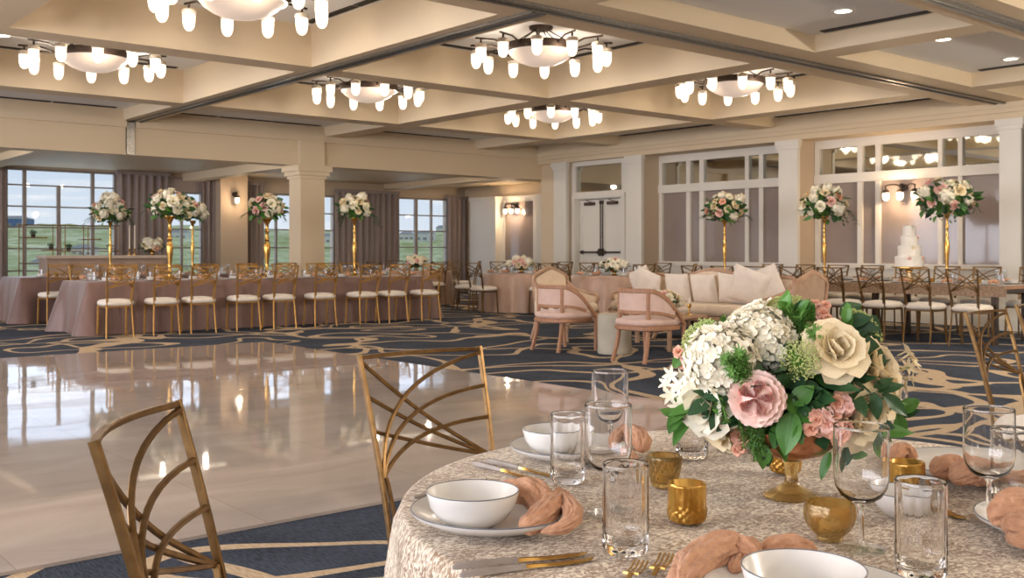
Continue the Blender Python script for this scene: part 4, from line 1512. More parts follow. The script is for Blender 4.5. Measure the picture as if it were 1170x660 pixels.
def far_votive_mb():
    return MB().lathe([(0, 0), (0.025, 0), (0.032, 0.01), (0.034, 0.065), (0.031, 0.065), (0.029, 0.012), (0, 0.012)], 10)
ME = {'wine_glass': far_wine_mb().mesh('wine_glass', M['far_glass'], 60), 'tumbler': far_tumbler_mb().mesh('tumbler', M['far_glass'], 60),
      'plate': far_plate_mb().mesh('plate', M['stoneware'], 60), 'bowl': far_bowl_mb().mesh('bowl', M['stoneware'], 60),
      'napkin': far_napkin_mb(1).mesh('napkin', M['napkin'], 180), 'votive': far_votive_mb().mesh('votive_cup', M['gold_glass'], 60)}
def ware(kind, x, y, z, where, rz=0.0):
    lab = {'wine_glass': 'stemmed wine glass set on ', 'tumbler': 'plain drinking glass set on ', 'plate': 'white dinner plate set on ',
           'bowl': 'white bowl resting on a plate on ', 'napkin': 'knotted peach napkin lying on a plate on ', 'votive': 'small gold votive cup on '}[kind] + where
    name = {'votive': 'votive_cup'}.get(kind, kind)
    o = inst(name, ME[kind], None, (x, y, z), (0, 0, rz))
    return tag(o, lab, {'wine_glass': 'glass', 'tumbler': 'glass', 'votive': 'candle holder'}.get(kind, kind), kind.replace('_', ' ') + ' pieces on ' + where)
def setting(x, y, z, rz, where, r, bowl=True):
    """place setting; the sitter looks along local +Y"""
    c, s = cos(rz), sin(rz)
    def P(a, b):
        return x + a * c - b * s, y + a * s + b * c
    px, py = P(0, 0)
    ware('plate', px, py, z, where, rz)
    px, py = P(-0.02, 0.0)
    ware('bowl', px - 0.0, py, z + 0.0065, where, rz)
    px, py = P(0.085, -0.045)
    ware('napkin', px, py, z + 0.017, where, rz + 1.2)
    px, py = P(0.13, 0.17)
    ware('wine_glass', px, py, z, where)
    px, py = P(0.03, 0.22)
    ware('tumbler', px, py, z, where)

# ---------------------------------------------------------------- left: two long mauve tables
TAB = 'the front mauve long table at the left'
T1X0, T1X1, T1Y0, T1Y1 = 4.66, 10.65, 14.90, 16.08
T1 = ((T1X0 + T1X1) / 2, (T1Y0 + T1Y1) / 2)
_, c = table_thing('long_table', 'front long banquet table under a mauve satin cloth at the left', T1[0], T1[1], T1X1 - T1X0, T1Y1 - T1Y0, 'mauve', 1.0, 0.05, 0.42, 'mauve long tables')
tag(c, 'mauve satin cloth with flared corners over the front long table at the left', 'tablecloth', 'mauve tablecloths')
T2 = (7.7, 18.75)
_, c = table_thing('long_table', 'rear long banquet table under a mauve cloth, behind the front one', T2[0], T2[1], 6.2, 1.2, 'mauve', 5.0, 0.05, 0.42, 'mauve long tables')
tag(c, 'mauve satin cloth over the rear long table, seen at the far left', 'tablecloth', 'mauve tablecloths')
r = random.Random(5)
feet = [(123, 147.5, 385.5), (172.8, 196.7, 382), (219, 241.7, 380.3), (267.5, 289, 377), (306.9, 327.5, 374.5), (352, 372, 371.8), (393.7, 413.3, 368.3), (431.7, 450, 367), (467, 483.5, 364.8)]
for i, (a, b, fy) in enumerate(feet):
    p = at_z((a + b) / 2, fy, 0)
    fx, fyv = 0.06 + r.uniform(-0.06, 0.06), 1.0
    L = sqrt(fx * fx + 1)
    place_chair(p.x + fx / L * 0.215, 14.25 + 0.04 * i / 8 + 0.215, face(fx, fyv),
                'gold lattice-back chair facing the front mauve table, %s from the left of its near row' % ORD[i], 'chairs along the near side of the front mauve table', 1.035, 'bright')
for i in range(8):
    x = T1X0 + 0.5 + i * 0.70
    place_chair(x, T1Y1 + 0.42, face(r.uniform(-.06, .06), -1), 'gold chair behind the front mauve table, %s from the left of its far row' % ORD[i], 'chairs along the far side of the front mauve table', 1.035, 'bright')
for i in range(7):
    x = 5.02 + i * 0.82
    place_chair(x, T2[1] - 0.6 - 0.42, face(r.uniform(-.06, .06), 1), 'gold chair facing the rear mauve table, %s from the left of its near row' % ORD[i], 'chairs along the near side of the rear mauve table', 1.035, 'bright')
for i in range(9):
    x = T1X0 + 0.35 + i * 0.655
    setting(x, T1Y0 + 0.2, 0.76, 0, TAB, r)
    setting(x, T1Y1 - 0.2, 0.76, pi, TAB, r)
    if i < 8:
        ware('votive', x + 0.33, T1[1] + r.uniform(-.08, .08), 0.76, TAB)
TAB2 = 'the rear mauve long table at the left'
for i in range(7):
    setting(5.0 + i * 0.82, T2[1] - 0.4, 0.76, 0, TAB2, r)
    ware('votive', 5.35 + i * 0.8, T2[1] + 0.05, 0.76, TAB2)
def on_y(px, Y):
    return x_on_y(px, Y)
G_L = 'tall flower centrepieces on the mauve tables'
tall_centrepiece(on_y(194, T1[1]), T1[1], 0.76, 'tall centrepiece on a thick gold vase, left one on the front mauve table', 11, G_L, 1.35, 0.34, False, 1.0)
tall_centrepiece(on_y(305, T1[1]), T1[1], 0.76, 'tall centrepiece on a thick gold vase just left of the cream column', 12, G_L, 1.45, 0.32, False, 1.0)
tall_centrepiece(on_y(405, T1[1]), T1[1], 0.76, 'tall centrepiece just right of the cream column', 13, G_L, 1.0, 0.31, True, 1.04)
tall_centrepiece(on_y(220, T2[1]), T2[1], 0.76, 'smaller tall centrepiece on the rear mauve table, beside the narrow window', 14, G_L, 0.9, 0.27, False, 1.04)
tall_centrepiece(on_y(126, T2[1]), T2[1], 0.76, 'leftmost tall centrepiece, before the wide window', 15, G_L, 0.85, 0.33, True, 1.0)

# ---------------------------------------------------------------- bar with gold shelf behind the left tables
bx0, bx1, byy = x_on_y(54, 21.0), x_on_y(190, 21.0), 21.0
t = thing('bar_counter', 'low taupe bar counter before the wide window', 'bar', ((bx0 + bx1) / 2, byy + 0.3, 0))
h = (bx1 - bx0) / 2
MB().box(-h, h, -0.28, 0.28, 0, 1.06).build('body', M['bar_front'], t, smooth=0)
m = MB()
for k in range(4):
    a = -h + 2 * h * k / 4 + 0.05
    m.box(a, a + h / 2 - 0.1, -0.30, -0.28, 0.15, 0.98)
m.build('front_panel', M['bar_front'], t, smooth=0)
MB().box(-h - 0.04, h + 0.04, -0.34, 0.32, 1.06, 1.12).build('counter', M['bar_top'], t, smooth=0)
low_flowers(x_on_y(173, byy + 0.3), byy + 0.25, 1.12, 'low mound of blush roses on the bar counter', 21, 0.24)
for k, px in enumerate((146, 152)):
    t = thing('candlestick', 'slim white taper candle in a gold holder on the bar, %s of the pair' % ('left' if k == 0 else 'right'), 'candle', (x_on_y(px, byy + 0.3), byy + 0.2, 1.12), 0, 'taper candles on the bar')
    MB().lathe([(0, 0), (0.05, 0), (0.05, 0.01), (0.012, 0.03), (0.012, 0.10), (0.025, 0.12), (0.025, 0.14), (0, 0.14)], 12).build('holder', M['gold'], t)
    MB().lathe([(0, 0.14), (0.012, 0.14), (0.010, 0.62), (0, 0.63)], 8).build('taper', M['wax'], t)
# gold rod shelf
SY = 22.4
sx0, sx1 = x_on_y(24, SY), x_on_y(134, SY)
stop = z_on_y(75, 257.5, SY)
t = thing('display_shelf', 'open gold rod display shelf before the wide window', 'shelf', (sx0, SY, 0))
w = sx1 - sx0
fr = MB()
for xx in (0.0, w * 0.34, w * 0.42, w * 0.66, w):
    for yy in (-0.15, 0.15):
        fr.bar([(xx, yy, 0), (xx, yy, stop)], 0.018, 0.018, (0, 1, 0))
for yy in (-0.15, 0.15):
    fr.bar([(0, yy, stop), (w, yy, stop)], 0.018, 0.018)
fr.build('frame', M['gold_chair'], t)
def step(x0_, x1_, z_):
    MB().box(x0_, x1_, -0.15, 0.15, z_ - 0.012, z_ + 0.012).build('ledge', M['gold_chair'], t, smooth=0)
lv = [(0.0, 0.24, 1.48), (0.22, 0.40, 1.22), (0.40, 0.62, 1.20), (0.60, 0.80, 1.45), (0.78, 1.0, 1.20), (0.0, 0.34, 0.95), (0.42, 1.0, 0.8)]
for (a, b, z_) in lv:
    step(a * w, b * w, z_)
for k, (a, z_) in enumerate([(0.12, 1.49), (0.30, 1.23), (0.48, 1.21), (0.92, 1.21)]):
    q = thing('small_plant', 'small dark potted plant on the gold shelf, %s from the left' % ORD[k], 'plant', (sx0 + a * w, SY, z_ + 0.004), 0, 'plants on the gold shelf')
    MB().lathe([(0, 0), (0.04, 0), (0.05, 0.07), (0.045, 0.07), (0, 0.06)], 12).build('pot', M['bronze'], q)
    inst('foliage', me_fol[k % 2], q, (0, 0, 0.10), (0, 0, k), (0.07, 0.07, 0.05))

# ---------------------------------------------------------------- far round tables
RT = [(13.35, 15.55, 'the round table left of the double door', 'blush round table just left of the double door', 0.80, 31),
      (13.3, 19.2, 'the round table under the rightmost garden window', 'blush round table under the rightmost garden window', 0.80, 32),
      (13.35, 12.95, 'the round table behind the left armchairs', 'blush round table between the double door and the settee', 0.80, 33)]
for (x, y, where, lab, R, sd) in RT:
    _, c = table_thing('round_table', lab, x, y, 0, 0, 'blush', sd * 1.3, 0.07, 0.26, 'blush round tables', R)
    tag(c, 'blush satin cloth falling in folds over ' + where, 'tablecloth', 'blush tablecloths')
    low_flowers(x, y, 0.76, 'low white and blush flower bowl on ' + where, sd, 0.24, 'low flowers on the round tables')
    view = atan2(-y, -x)
    names = ['nearest the viewpoint', 'at its near right', 'at its far right', 'on its far side', 'at its far left', 'at its near left']
    for k in range(6):
        a = view + 0.35 + k * pi / 3
        px, py = x + cos(a) * (R + 0.37), y + sin(a) * (R + 0.37)
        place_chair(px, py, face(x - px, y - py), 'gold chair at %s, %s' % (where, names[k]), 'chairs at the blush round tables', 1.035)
        setting(x + cos(a) * (R - 0.22), y + sin(a) * (R - 0.22), 0.76, face(x - px, y - py), where, r)

# ---------------------------------------------------------------- long table at the right with cake
RX0, RX1, RY0, RY1 = 12.98, 14.1, 5.75, 11.15
TR = ((RX0 + RX1) / 2, (RY0 + RY1) / 2)
WR = 'the long table at the right'
t = thing('long_table', 'long table with bare legs along the right wall, in front of the glazed bays', 'table', (TR[0], TR[1], 0))
MB().box(-(RX1 - RX0) / 2, (RX1 - RX0) / 2, -(RY1 - RY0) / 2, (RY1 - RY0) / 2, 0.72, 0.755).build('tabletop', M['wood'], t, smooth=0)
MB().box(-(RX1 - RX0) / 2 + 0.06, (RX1 - RX0) / 2 - 0.06, -(RY1 - RY0) / 2 + 0.06, (RY1 - RY0) / 2 - 0.06, 0.66, 0.72).build('apron', M['bronze'], t, smooth=0)
for sx in (-1, 1):
    for k in range(4):
        yy = -(RY1 - RY0) / 2 + 0.2 + k * (RY1 - RY0 - 0.4) / 3
        MB().box(sx * 0.44 - 0.035, sx * 0.44 + 0.035, yy - 0.035, yy + 0.035, 0, 0.66).build('leg', M['bronze'], t, smooth=0)
mm = MB().box(-(RX1 - RX0) / 2 - 0.006, (RX1 - RX0) / 2 + 0.006, -(RY1 - RY0) / 2 - 0.006, (RY1 - RY0) / 2 + 0.006, 0.756, 0.762)
mm.box(-(RX1 - RX0) / 2 - 0.010, -(RX1 - RX0) / 2 - 0.004, -(RY1 - RY0) / 2, (RY1 - RY0) / 2, 0.62, 0.762)
mm.box((RX1 - RX0) / 2 + 0.004, (RX1 - RX0) / 2 + 0.010, -(RY1 - RY0) / 2, (RY1 - RY0) / 2, 0.62, 0.762)
c = mm.build('tablecloth', M['champagne'], smooth=0)
c.location = (TR[0], TR[1], 0)
tag(c, 'short champagne cloth over the long table at the right', 'tablecloth')
rc = random.Random(17)
for i in range(8):
    y = 6.08 + i * 0.62
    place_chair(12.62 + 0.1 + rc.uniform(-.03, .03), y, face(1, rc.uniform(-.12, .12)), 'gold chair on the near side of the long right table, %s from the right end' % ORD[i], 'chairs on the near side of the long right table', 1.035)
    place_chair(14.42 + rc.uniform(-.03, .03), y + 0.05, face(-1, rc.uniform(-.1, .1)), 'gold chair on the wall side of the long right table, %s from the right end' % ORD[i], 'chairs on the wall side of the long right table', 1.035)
    setting(RX0 + 0.22, y, 0.763, -pi / 2, WR, r)
    setting(RX1 - 0.22, y, 0.763, pi / 2, WR, r)
    ware('votive', TR[0] + rc.uniform(-.1, .1), y + 0.3, 0.763, WR)
G_R = 'tall flower centrepieces on the long right table'
def on_x(px, X):
    return y_on_x(px, X)
tall_centrepiece(TR[0], on_x(828, TR[0]), 0.763, 'tall centrepiece on a slim gold vase behind the settee', 41, G_R, 0.9, 0.34, False, 0.97)
tall_centrepiece(TR[0], on_x(942, TR[0]), 0.763, 'tall centrepiece with a trailing sprig, left of the wedding cake', 42, G_R, 0.9, 0.36, True, 0.98)
tall_centrepiece(TR[0], on_x(1082, TR[0]), 0.763, 'tall centrepiece right of the wedding cake', 43, G_R, 0.95, 0.40, True, 1.0)
# wedding cake
cx_, cy_ = TR[0], on_x(1039, TR[0])
t = thing('cake_stand', 'low gold stand under the wedding cake', 'cake stand', (cx_, cy_, 0.763))
MB().lathe([(0, 0), (0.14, 0), (0.14, 0.01), (0.05, 0.03), (0.04, 0.16), (0.08, 0.19), (0.24, 0.205), (0.24, 0.22), (0, 0.22)], 28).build('pedestal', M['gold'], t)
t = thing('wedding_cake', 'white tiered wedding cake with small flowers on the long right table', 'cake', (cx_, cy_, 0.983))
z = 0.0
for k, (rr, hh) in enumerate([(0.195, 0.15), (0.155, 0.15), (0.118, 0.14), (0.088, 0.14)]):
    MB().lathe([(0, z), (rr, z), (rr + 0.004, z + 0.008), (rr, z + 0.016), (rr, z + hh - 0.012), (rr - 0.012, z + hh), (0, z + hh)], 32).build('tier', M['icing'], t)
    z += hh
rq = random.Random(3)
for k in range(16):
    th = rq.random() * 6.28
    lvl = rq.choice([0, 1, 2, 3])
    zz = [0.15, 0.30, 0.44, 0.58][lvl] - 0.02
    rr = [0.195, 0.155, 0.118, 0.06][lvl]
    o = inst('sugar_flower', rq.choice([me_rose_cream, me_rose_pale, me_rose_white]), t, (rr * cos(th), rr * sin(th), zz), (0, 0, 0), (0.03, 0.03, 0.03))
    o.rotation_euler = look((cos(th), sin(th), 0.6)).to_euler()

# ================================================================== LOUNGE
def cushion_mb(w, d, h, n=10, puff=0.35):
    """rounded pillow block centred on the origin; w x d footprint, h thick"""
    m = MB()
    def f(sgn):
        def fn(u, v):
            a, b = u * 2 - 1, v * 2 - 1
            e = (1 - abs(a) ** 3.2) ** 0.45 * (1 - abs(b) ** 3.2) ** 0.45
            k = 1 - 0.05 * (1 - abs(b)) * abs(a) - 0.0
            return (a * w / 2 * (1 - 0.04 * (1 - b * b)), b * d / 2 * (1 - 0.04 * (1 - a * a)), sgn * h / 2 * e)
        return fn
    m.grid(f(1), n, n)
    m2 = MB().grid(f(-1), n, n)
    m2.f = [tuple(reversed(q)) for q in m2.f]
    m.merge(m2)
    return m
def slab(x0, x1, y0, y1, z0, z1, r=0.03):
    """box with softened edges"""
    m = MB()
    lay = [(z0, r), (z0 + r * 0.3, r * 0.3), (z0 + r, 0), (z1 - r, 0), (z1 - r * 0.3, r * 0.3), (z1, r)]
    rows = []
    for (z, ins) in lay:
        ring = []
        for (cx, cy, a0) in [(x1 - r, y1 - r, 0), (x0 + r, y1 - r, pi / 2), (x0 + r, y0 + r, pi), (x1 - r, y0 + r, 1.5 * pi)]:
            for k in range(4):
                a = a0 + k * pi / 6
                ring.append((cx + (r - ins) * cos(a), cy + (r - ins) * sin(a), z))
        rows.append(ring)
    n = len(rows[0])
    vs = [p for ring in rows for p in ring]
    fs = [tuple(reversed(range(n))), tuple((len(rows) - 1) * n + k for k in range(n))]
    for j in range(len(rows) - 1):
        for k in range(n):
            l = (k + 1) % n
            fs.append((j * n + k, j * n + l, (j + 1) * n + l, (j + 1) * n + k))
    return m.add(vs, fs)

def barrel_chair(x, y, rz, label):
    """local +Y = facing; curved open-back armchair"""
    t = thing('barrel_armchair', label, 'armchair', (x, y, 0), rz, 'barrel armchairs with wooden frames')
    W = 0.29
    def curve(z0, z1, drop=0.0):
        pts = []
        for k in range(21):
            q = -1 + 2 * k / 20
            a = q * radians(96)
            xx = 0.335 * sin(a) * (1 + 0.02 * abs(q))
            yy = -0.30 * cos(a) + 0.02
            e = max(0, (abs(q) - 0.45) / 0.55)
            pts.append((xx, yy, z0 - drop * e ** 1.6))
        return pts
    top = curve(0.775, 0, 0.20)
    MB().bar(top, 0.045, 0.05).build('top_rail', M['wood'], t)
    low = curve(0.545, 0, 0.055)
    MB().bar(low, 0.032, 0.04).build('lower_rail', M['wood'], t)
    m = MB()
    n = 21
    def pan(off):
        vs = []
        for j in range(3):
            v = j / 2
            for k in range(n):
                a, b = Vector(low[k]), Vector(top[k])
                p = a * (1 - v) + b * v
                d = Vector((p.x, p.y, 0)).normalized()
                vs.append(p + d * off)
        return vs
    fs = [(j * n + k, j * n + k + 1, (j + 1) * n + k + 1, (j + 1) * n + k) for j in range(2) for k in range(n - 1)]
    m.add(pan(0.012), [tuple(reversed(f)) for f in fs])
    m.add(pan(-0.016), fs)
    m.build('back_upholstery', M['blush_fabric'], t, 80)
    for (k0, leg) in ((6, 'rear'), (14, 'rear')):
        p = Vector(top[k0])
        MB().bar([p, (p.x, p.y, 0.40), (p.x * 1.05, p.y - 0.03, 0.2), (p.x * 1.12, p.y - 0.09, 0.0)], 0.042, 0.042, (0, 1, 0)).build('rear_leg', M['wood'], t)
    for s in (-1, 1):
        MB().bar([(s * 0.33, 0.06, 0.585), (s * 0.325, 0.16, 0.50), (s * 0.30, 0.27, 0.40)], 0.035, 0.042, (1, 0, 0)).build('arm_support', M['wood'], t)
        MB().bar([(s * 0.285, 0.27, 0.40), (s * 0.285, 0.275, 0.2), (s * 0.275, 0.285, 0.0)], 0.042, 0.042, (0, 1, 0)).build('front_leg', M['wood'], t)
    def sq(th, z, j):
        c, s_ = abs(cos(th)), abs(sin(th))
        return 1.0 / ((c ** 3.2 + s_ ** 3.2) ** (1 / 3.2))
    MB().lathe([(0, 0.345), (0.30, 0.345), (0.315, 0.355), (0.315, 0.39), (0.30, 0.40), (0, 0.40)], 32, (0, 0.0, 0), sq).build('seat_frame', M['wood'], t)
    MB().lathe([(0, 0.40), (0.29, 0.40), (0.315, 0.425), (0.305, 0.46), (0.24, 0.485), (0, 0.495)], 32, (0, 0.01, 0), sq).build('seat_cushion', M['blush_fabric'], t, 80)
    return t
barrel_chair(8.43, 9.04, face(1, 0.0), 'barrel armchair left of the drum table, wooden frame with blush seat')
barrel_chair(8.30, 7.55, face(1, 0.0), 'barrel armchair right of the drum table, wooden frame with blush seat')

def bergere(x, y, rz, label, fabric):
    """carved closed armchair with camel-crest back; local +Y = facing"""
    t = thing('bergere_armchair', label, 'armchair', (x, y, 0), rz, 'carved closed armchairs')
    wd = M['wood_pale']
    # back outline
    def top(u):
        return 0.855 + 0.115 * cos(u * pi / 2) ** 0.9 - 0.02 * sin(abs(u) * pi) - 0.03 * abs(u) ** 10
    out = []
    for k in range(17):
        u = -1 + 2 * k / 16
        out.append((u * 0.33, -0.30 - 0.03 * (1 - u * u) - 0.05, top(u)))
    path = [(-0.30, -0.30, 0.36)] + [(-0.325, -0.33, 0.62)] + out + [(0.325, -0.33, 0.62), (0.30, -0.30, 0.36)]
    MB().bar(path, 0.05, 0.045, (0, 1, 0)).build('back_frame', wd, t)
    m = MB()
    def bf(off):
        def f(a, v):
            u = a * 2 - 1
            ztop = top(u) - 0.02
            z = 0.36 + (ztop - 0.36) * v
            return (u * 0.31, -0.30 - 0.03 * (1 - u * u) - 0.05 * v + off * (1 - abs(u) ** 4) ** 0.5 , z)
        return f
    m.grid(bf(0.045), 12, 8)
    m2 = MB().grid(bf(-0.02), 12, 8)
    m2.f = [tuple(reversed(q)) for q in m2.f]
    m.merge(m2)
    m.build('back_upholstery', fabric, t, 80)
    for s in (-1, 1):
        MB().bar(spline([(s * 0.325, -0.34, 0.78), (s * 0.34, -0.22, 0.68), (s * 0.35, 0.0, 0.62), (s * 0.355, 0.16, 0.61), (s * 0.35, 0.22, 0.56), (s * 0.335, 0.20, 0.47), (s * 0.32, 0.26, 0.36)], 4), 0.042, 0.042, (s, 0, 0.2)).build('arm', wd, t)
        a = MB()
        def sf(off):
            def f(u, v):
                yy = -0.32 + 0.52 * u
                zt = 0.74 - 0.16 * u ** 0.6
                return (s * (0.322 + 0.02 * u) + off, yy, 0.36 + (zt - 0.36) * v)
            return f
        a.grid(sf(0.018), 6, 4)
        a.grid(sf(-0.018), 6, 4)
        a.build('arm_upholstery', fabric, t, 80)
        MB().tube(spline([(s * 0.32, 0.27, 0.33), (s * 0.34, 0.31, 0.24), (s * 0.32, 0.27, 0.10), (s * 0.335, 0.30, 0.0)], 5), 0.03, 8, [1.2] * 6 + [0.9] * 5 + [0.6] * 4 + [0.8]).build('front_leg', wd, t)
        MB().tube(spline([(s * 0.30, -0.30, 0.33), (s * 0.31, -0.33, 0.2), (s * 0.32, -0.40, 0.0)], 6), 0.026, 8).build('rear_leg', wd, t)
    slab(-0.33, 0.33, -0.31, 0.30, 0.30, 0.37, 0.02).build('seat_rail', wd, t)
    slab(-0.29, 0.29, -0.27, 0.30, 0.37, 0.50, 0.05).build('seat_cushion', fabric, t, 80)
    return t
bergere(9.50, 10.08, face(0.05, -1), 'high-backed cream armchair at the left, behind the left barrel chair', M['cream_fabric'])
bergere(9.74, 6.80, face(-0.05, 1), 'high-backed tan armchair at the right end of the settee, seen from behind', M['tan_fabric'])

def settee(x, y, rz):
    t = thing('settee', 'long cream settee with carved pale frame facing the armchairs', 'sofa', (x, y, 0), rz)
    wd = M['wood_pale']
    L = 1.30
    def top(u):
        return 0.86 + 0.07 * math.exp(-(u / 0.30) ** 2) + 0.015 * cos(u * 2 * pi) - 0.03 * abs(u) ** 8
    path = [(-L, -0.36, 0.34), (-L - 0.02, -0.38, 0.62)] + [(u * L, -0.42 - 0.02 * (1 - u * u), top(u)) for u in [-1 + 2 * k / 28 for k in range(29)]] + [(L + 0.02, -0.38, 0.62), (L, -0.36, 0.34)]
    MB().bar(path, 0.05, 0.05, (0, 1, 0)).build('back_frame', wd, t)
    m = MB()
    def bf(off):
        def f(a, v):
            u = a * 2 - 1
            z = 0.36 + (top(u) - 0.02 - 0.36) * v
            return (u * (L - 0.02), -0.37 - 0.05 * v + off * (1 - abs(u) ** 6) ** 0.5, z)
        return f
    m.grid(bf(0.06), 24, 8)
    m2 = MB().grid(bf(-0.02), 24, 8)
    m2.f = [tuple(reversed(q)) for q in m2.f]
    m.merge(m2)
    m.build('back_upholstery', M['cream_fabric'], t, 80)
    for s in (-1, 1):
        MB().bar(spline([(s * L, -0.40, 0.78), (s * (L + 0.02), -0.25, 0.68), (s * (L + 0.03), 0.05, 0.62), (s * (L + 0.03), 0.24, 0.58), (s * (L + 0.01), 0.22, 0.46), (s * L, 0.33, 0.36)], 4), 0.045, 0.045, (s, 0, 0.2)).build('arm', wd, t)
        a = MB()
        for off in (0.018, -0.018):
            a.grid(lambda u, v, off=off: (s * (L - 0.01) + off, -0.36 + 0.60 * u, 0.36 + (0.74 - 0.17 * u ** 0.6 - 0.36) * v), 6, 4)
        a.build('arm_upholstery', M['cream_fabric'], t, 80)
    for s in (-1, -0.33, 0.33, 1):
        MB().tube(spline([(s * (L - 0.03), 0.34, 0.33), (s * (L - 0.02), 0.38, 0.22), (s * (L - 0.03), 0.33, 0.08), (s * (L - 0.02), 0.37, 0.0)], 4), 0.03, 8).build('front_leg', wd, t)
        MB().tube([(s * (L - 0.03), -0.34, 0.33), (s * (L - 0.03), -0.42, 0.0)], 0.026, 8).build('rear_leg', wd, t)
    m = MB()
    m.merge(slab(-L, L, -0.36, 0.37, 0.28, 0.35, 0.02))
    m.build('seat_rail', wd, t)
    slab(-L + 0.04, L - 0.04, -0.33, 0.38, 0.35, 0.50, 0.06).build('seat_cushion', M['cream_fabric'], t, 80)
    return t
SXc, SYc = 10.82, 8.98
settee(SXc, SYc, face(-1, 0))
# cushions on the settee: local coords (along = towards larger y, fwd = towards -x)
def pillow(along, fwd, z, w, tilt, yaw, label, roll=0.0):
    t_ = cushion_mb(w, w, 0.17, 12).build('throw_pillow', M['pillow'], None, 180)
    t_.location = (SXc - fwd, SYc + along, z)
    base = Matrix.Rotation(-pi / 2 + yaw, 4, 'Z') @ Matrix.Rotation(pi / 2 - tilt, 4, 'X') @ Matrix.Rotation(roll, 4, 'Z')
    # stand on edge: local X along the seat, local Y up
    t_.rotation_euler = base.to_euler()
    return tag(t_, label, 'pillow', 'white pillows on the settee')
pillow(1.12, -0.18, 0.73, 0.46, -0.2, -0.15, 'pointed pillow at the left end of the settee, rear of the two', 0.30)
pillow(0.86, -0.02, 0.72, 0.46, -0.28, -0.1, 'pointed pillow at the left end of the settee, front of the two', -0.35)
pillow(0.40, -0.13, 0.685, 0.42, -0.25, 0.0, 'square white pillow left of the middle of the settee')
pillow(-0.06, -0.13, 0.685, 0.42, -0.25, 0.0, 'square white pillow in the middle of the settee')
pillow(-0.56, -0.10, 0.70, 0.42, -0.25, 0.15, 'white pillow right of the middle of the settee', -0.1)
pillow(-0.86, -0.06, 0.74, 0.50, -0.28, 0.3, 'large pointed pillow near the right end of the settee, front one', -0.35)
pillow(-1.02, -0.19, 0.75, 0.48, -0.2, 0.3, 'pointed pillow near the right end of the settee, half hidden behind another', 0.35)

# drum table
t = thing('drum_table', 'pale cylindrical drum side table between the barrel armchairs', 'side table', (8.62, 8.36, 0))
MB().lathe([(0, 0), (0.195, 0), (0.2, 0.008), (0.2, 0.03)] + [(0.2, 0.03 + 0.40 * k / 6) for k in range(1, 7)] + [(0.198, 0.452), (0.19, 0.46), (0, 0.46)], 40).build('drum', M['concrete'], t)
MB().lathe([(0, 0.461), (0.185, 0.461), (0.185, 0.466), (0, 0.466)], 40).build('top', M['concrete'], t)
# coffee table with flowers
t = thing('coffee_table', 'low pale coffee table before the settee', 'coffee table', (9.55, 8.60, 0))
slab(-0.35, 0.35, -0.6, 0.6, 0.38, 0.42, 0.015).build('tabletop', M['wood_pale'], t)
for sx in (-1, 1):
    for sy in (-1, 1):
        MB().bar([(sx * 0.3, sy * 0.54, 0), (sx * 0.3, sy * 0.54, 0.38)], 0.05, 0.05, (0, 1, 0)).build('leg', M['wood_pale'], t)
low_flowers(9.45, 8.35, 0.42, 'trailing white and green flowers on the coffee table', 51, 0.20)
t = thing('candlestick', 'small gold candle holder on the coffee table', 'candle', (9.6, 8.05, 0.42))
MB().lathe([(0, 0), (0.04, 0), (0.04, 0.01), (0.01, 0.025), (0.01, 0.09), (0.028, 0.11), (0.028, 0.14), (0, 0.14)], 14).build('holder', M['gold'], t)
MB().lathe([(0, 0.14), (0.011, 0.14), (0.010, 0.22), (0, 0.225)], 8).build('taper', M['wax'], t)
# ================================================================== FOREGROUND TABLE
ZT = 0.75
TC = Vector((1.585, 1.089, 0))
RTF = 0.712
def tz(px, py, z=ZT):
    return at_z(px, py, z)

t = thing('round_table', 'foreground round banquet table at the lower right, set with place settings', 'table', (TC.x, TC.y, 0))
MB().lathe([(0, ZT - 0.035), (RTF - 0.03, ZT - 0.035), (RTF - 0.02, ZT - 0.02), (RTF - 0.03, ZT - 0.008), (0, ZT - 0.008)], 64).build('tabletop', M['wood'], t)
MB().lathe([(0, 0), (0.34, 0), (0.34, 0.02), (0.06, 0.06), (0.045, 0.1), (0.045, ZT - 0.05), (0.2, ZT - 0.036), (0, ZT - 0.036)], 32).build('pedestal', M['bronze'], t)

# cloth: dense top with ironed creases, then a lap-length fall in folds
cA, cB = tz(740, 630), tz(870, 591)
cdir = (cB - cA).normalized()
cn = Vector((-cdir.y, cdir.x, 0))
cC = tz(690, 600)
def crease(x, y):
    p = Vector((x, y, 0))
    a = (p - Vector((cA.x, cA.y, 0))).dot(cn)
    b = (p - Vector((cA.x, cA.y, 0))).dot(cn) - 0.40
    e = (p - Vector((cC.x, cC.y, 0))).dot(cdir) - 0.33
    h = 0.0045 * math.exp(-abs(a) / 0.007) + 0.0040 * math.exp(-abs(b) / 0.007) + 0.0030 * math.exp(-abs(e) / 0.007)
    return h + 0.0007 * mnoise.noise(Vector((x * 9, y * 9, 0.3)))
mb = MB()
nr, ns = 150, 300
vs = [(0, 0, ZT + crease(TC.x, TC.y))]
for i in range(1, nr + 1):
    rr = RTF * i / nr
    for k in range(ns):
        a = 2 * pi * k / ns
        z = ZT + crease(TC.x + rr * cos(a), TC.y + rr * sin(a)) * min(1, (RTF - rr) / 0.02)
        if i == nr:
            z -= 0.004
        vs.append((rr * cos(a), rr * sin(a), z))
rows = 12
for j in range(1, rows + 1):
    v = j / rows
    z = ZT - 0.004 - (ZT - 0.55) * v - 0.006
    for k in range(ns):
        a = 2 * pi * k / ns
        f = sin(a * 23 + 1.6 * mnoise.noise(Vector((cos(a) * 3, sin(a) * 3, 2)))) * (0.6 + 0.6 * mnoise.noise(Vector((cos(a) * 2, sin(a) * 2, 7))))
        rr = RTF + 0.008 + 0.034 * v ** 0.8 * (f * 0.5 + 0.5)
        vs.append((rr * cos(a), rr * sin(a), z))
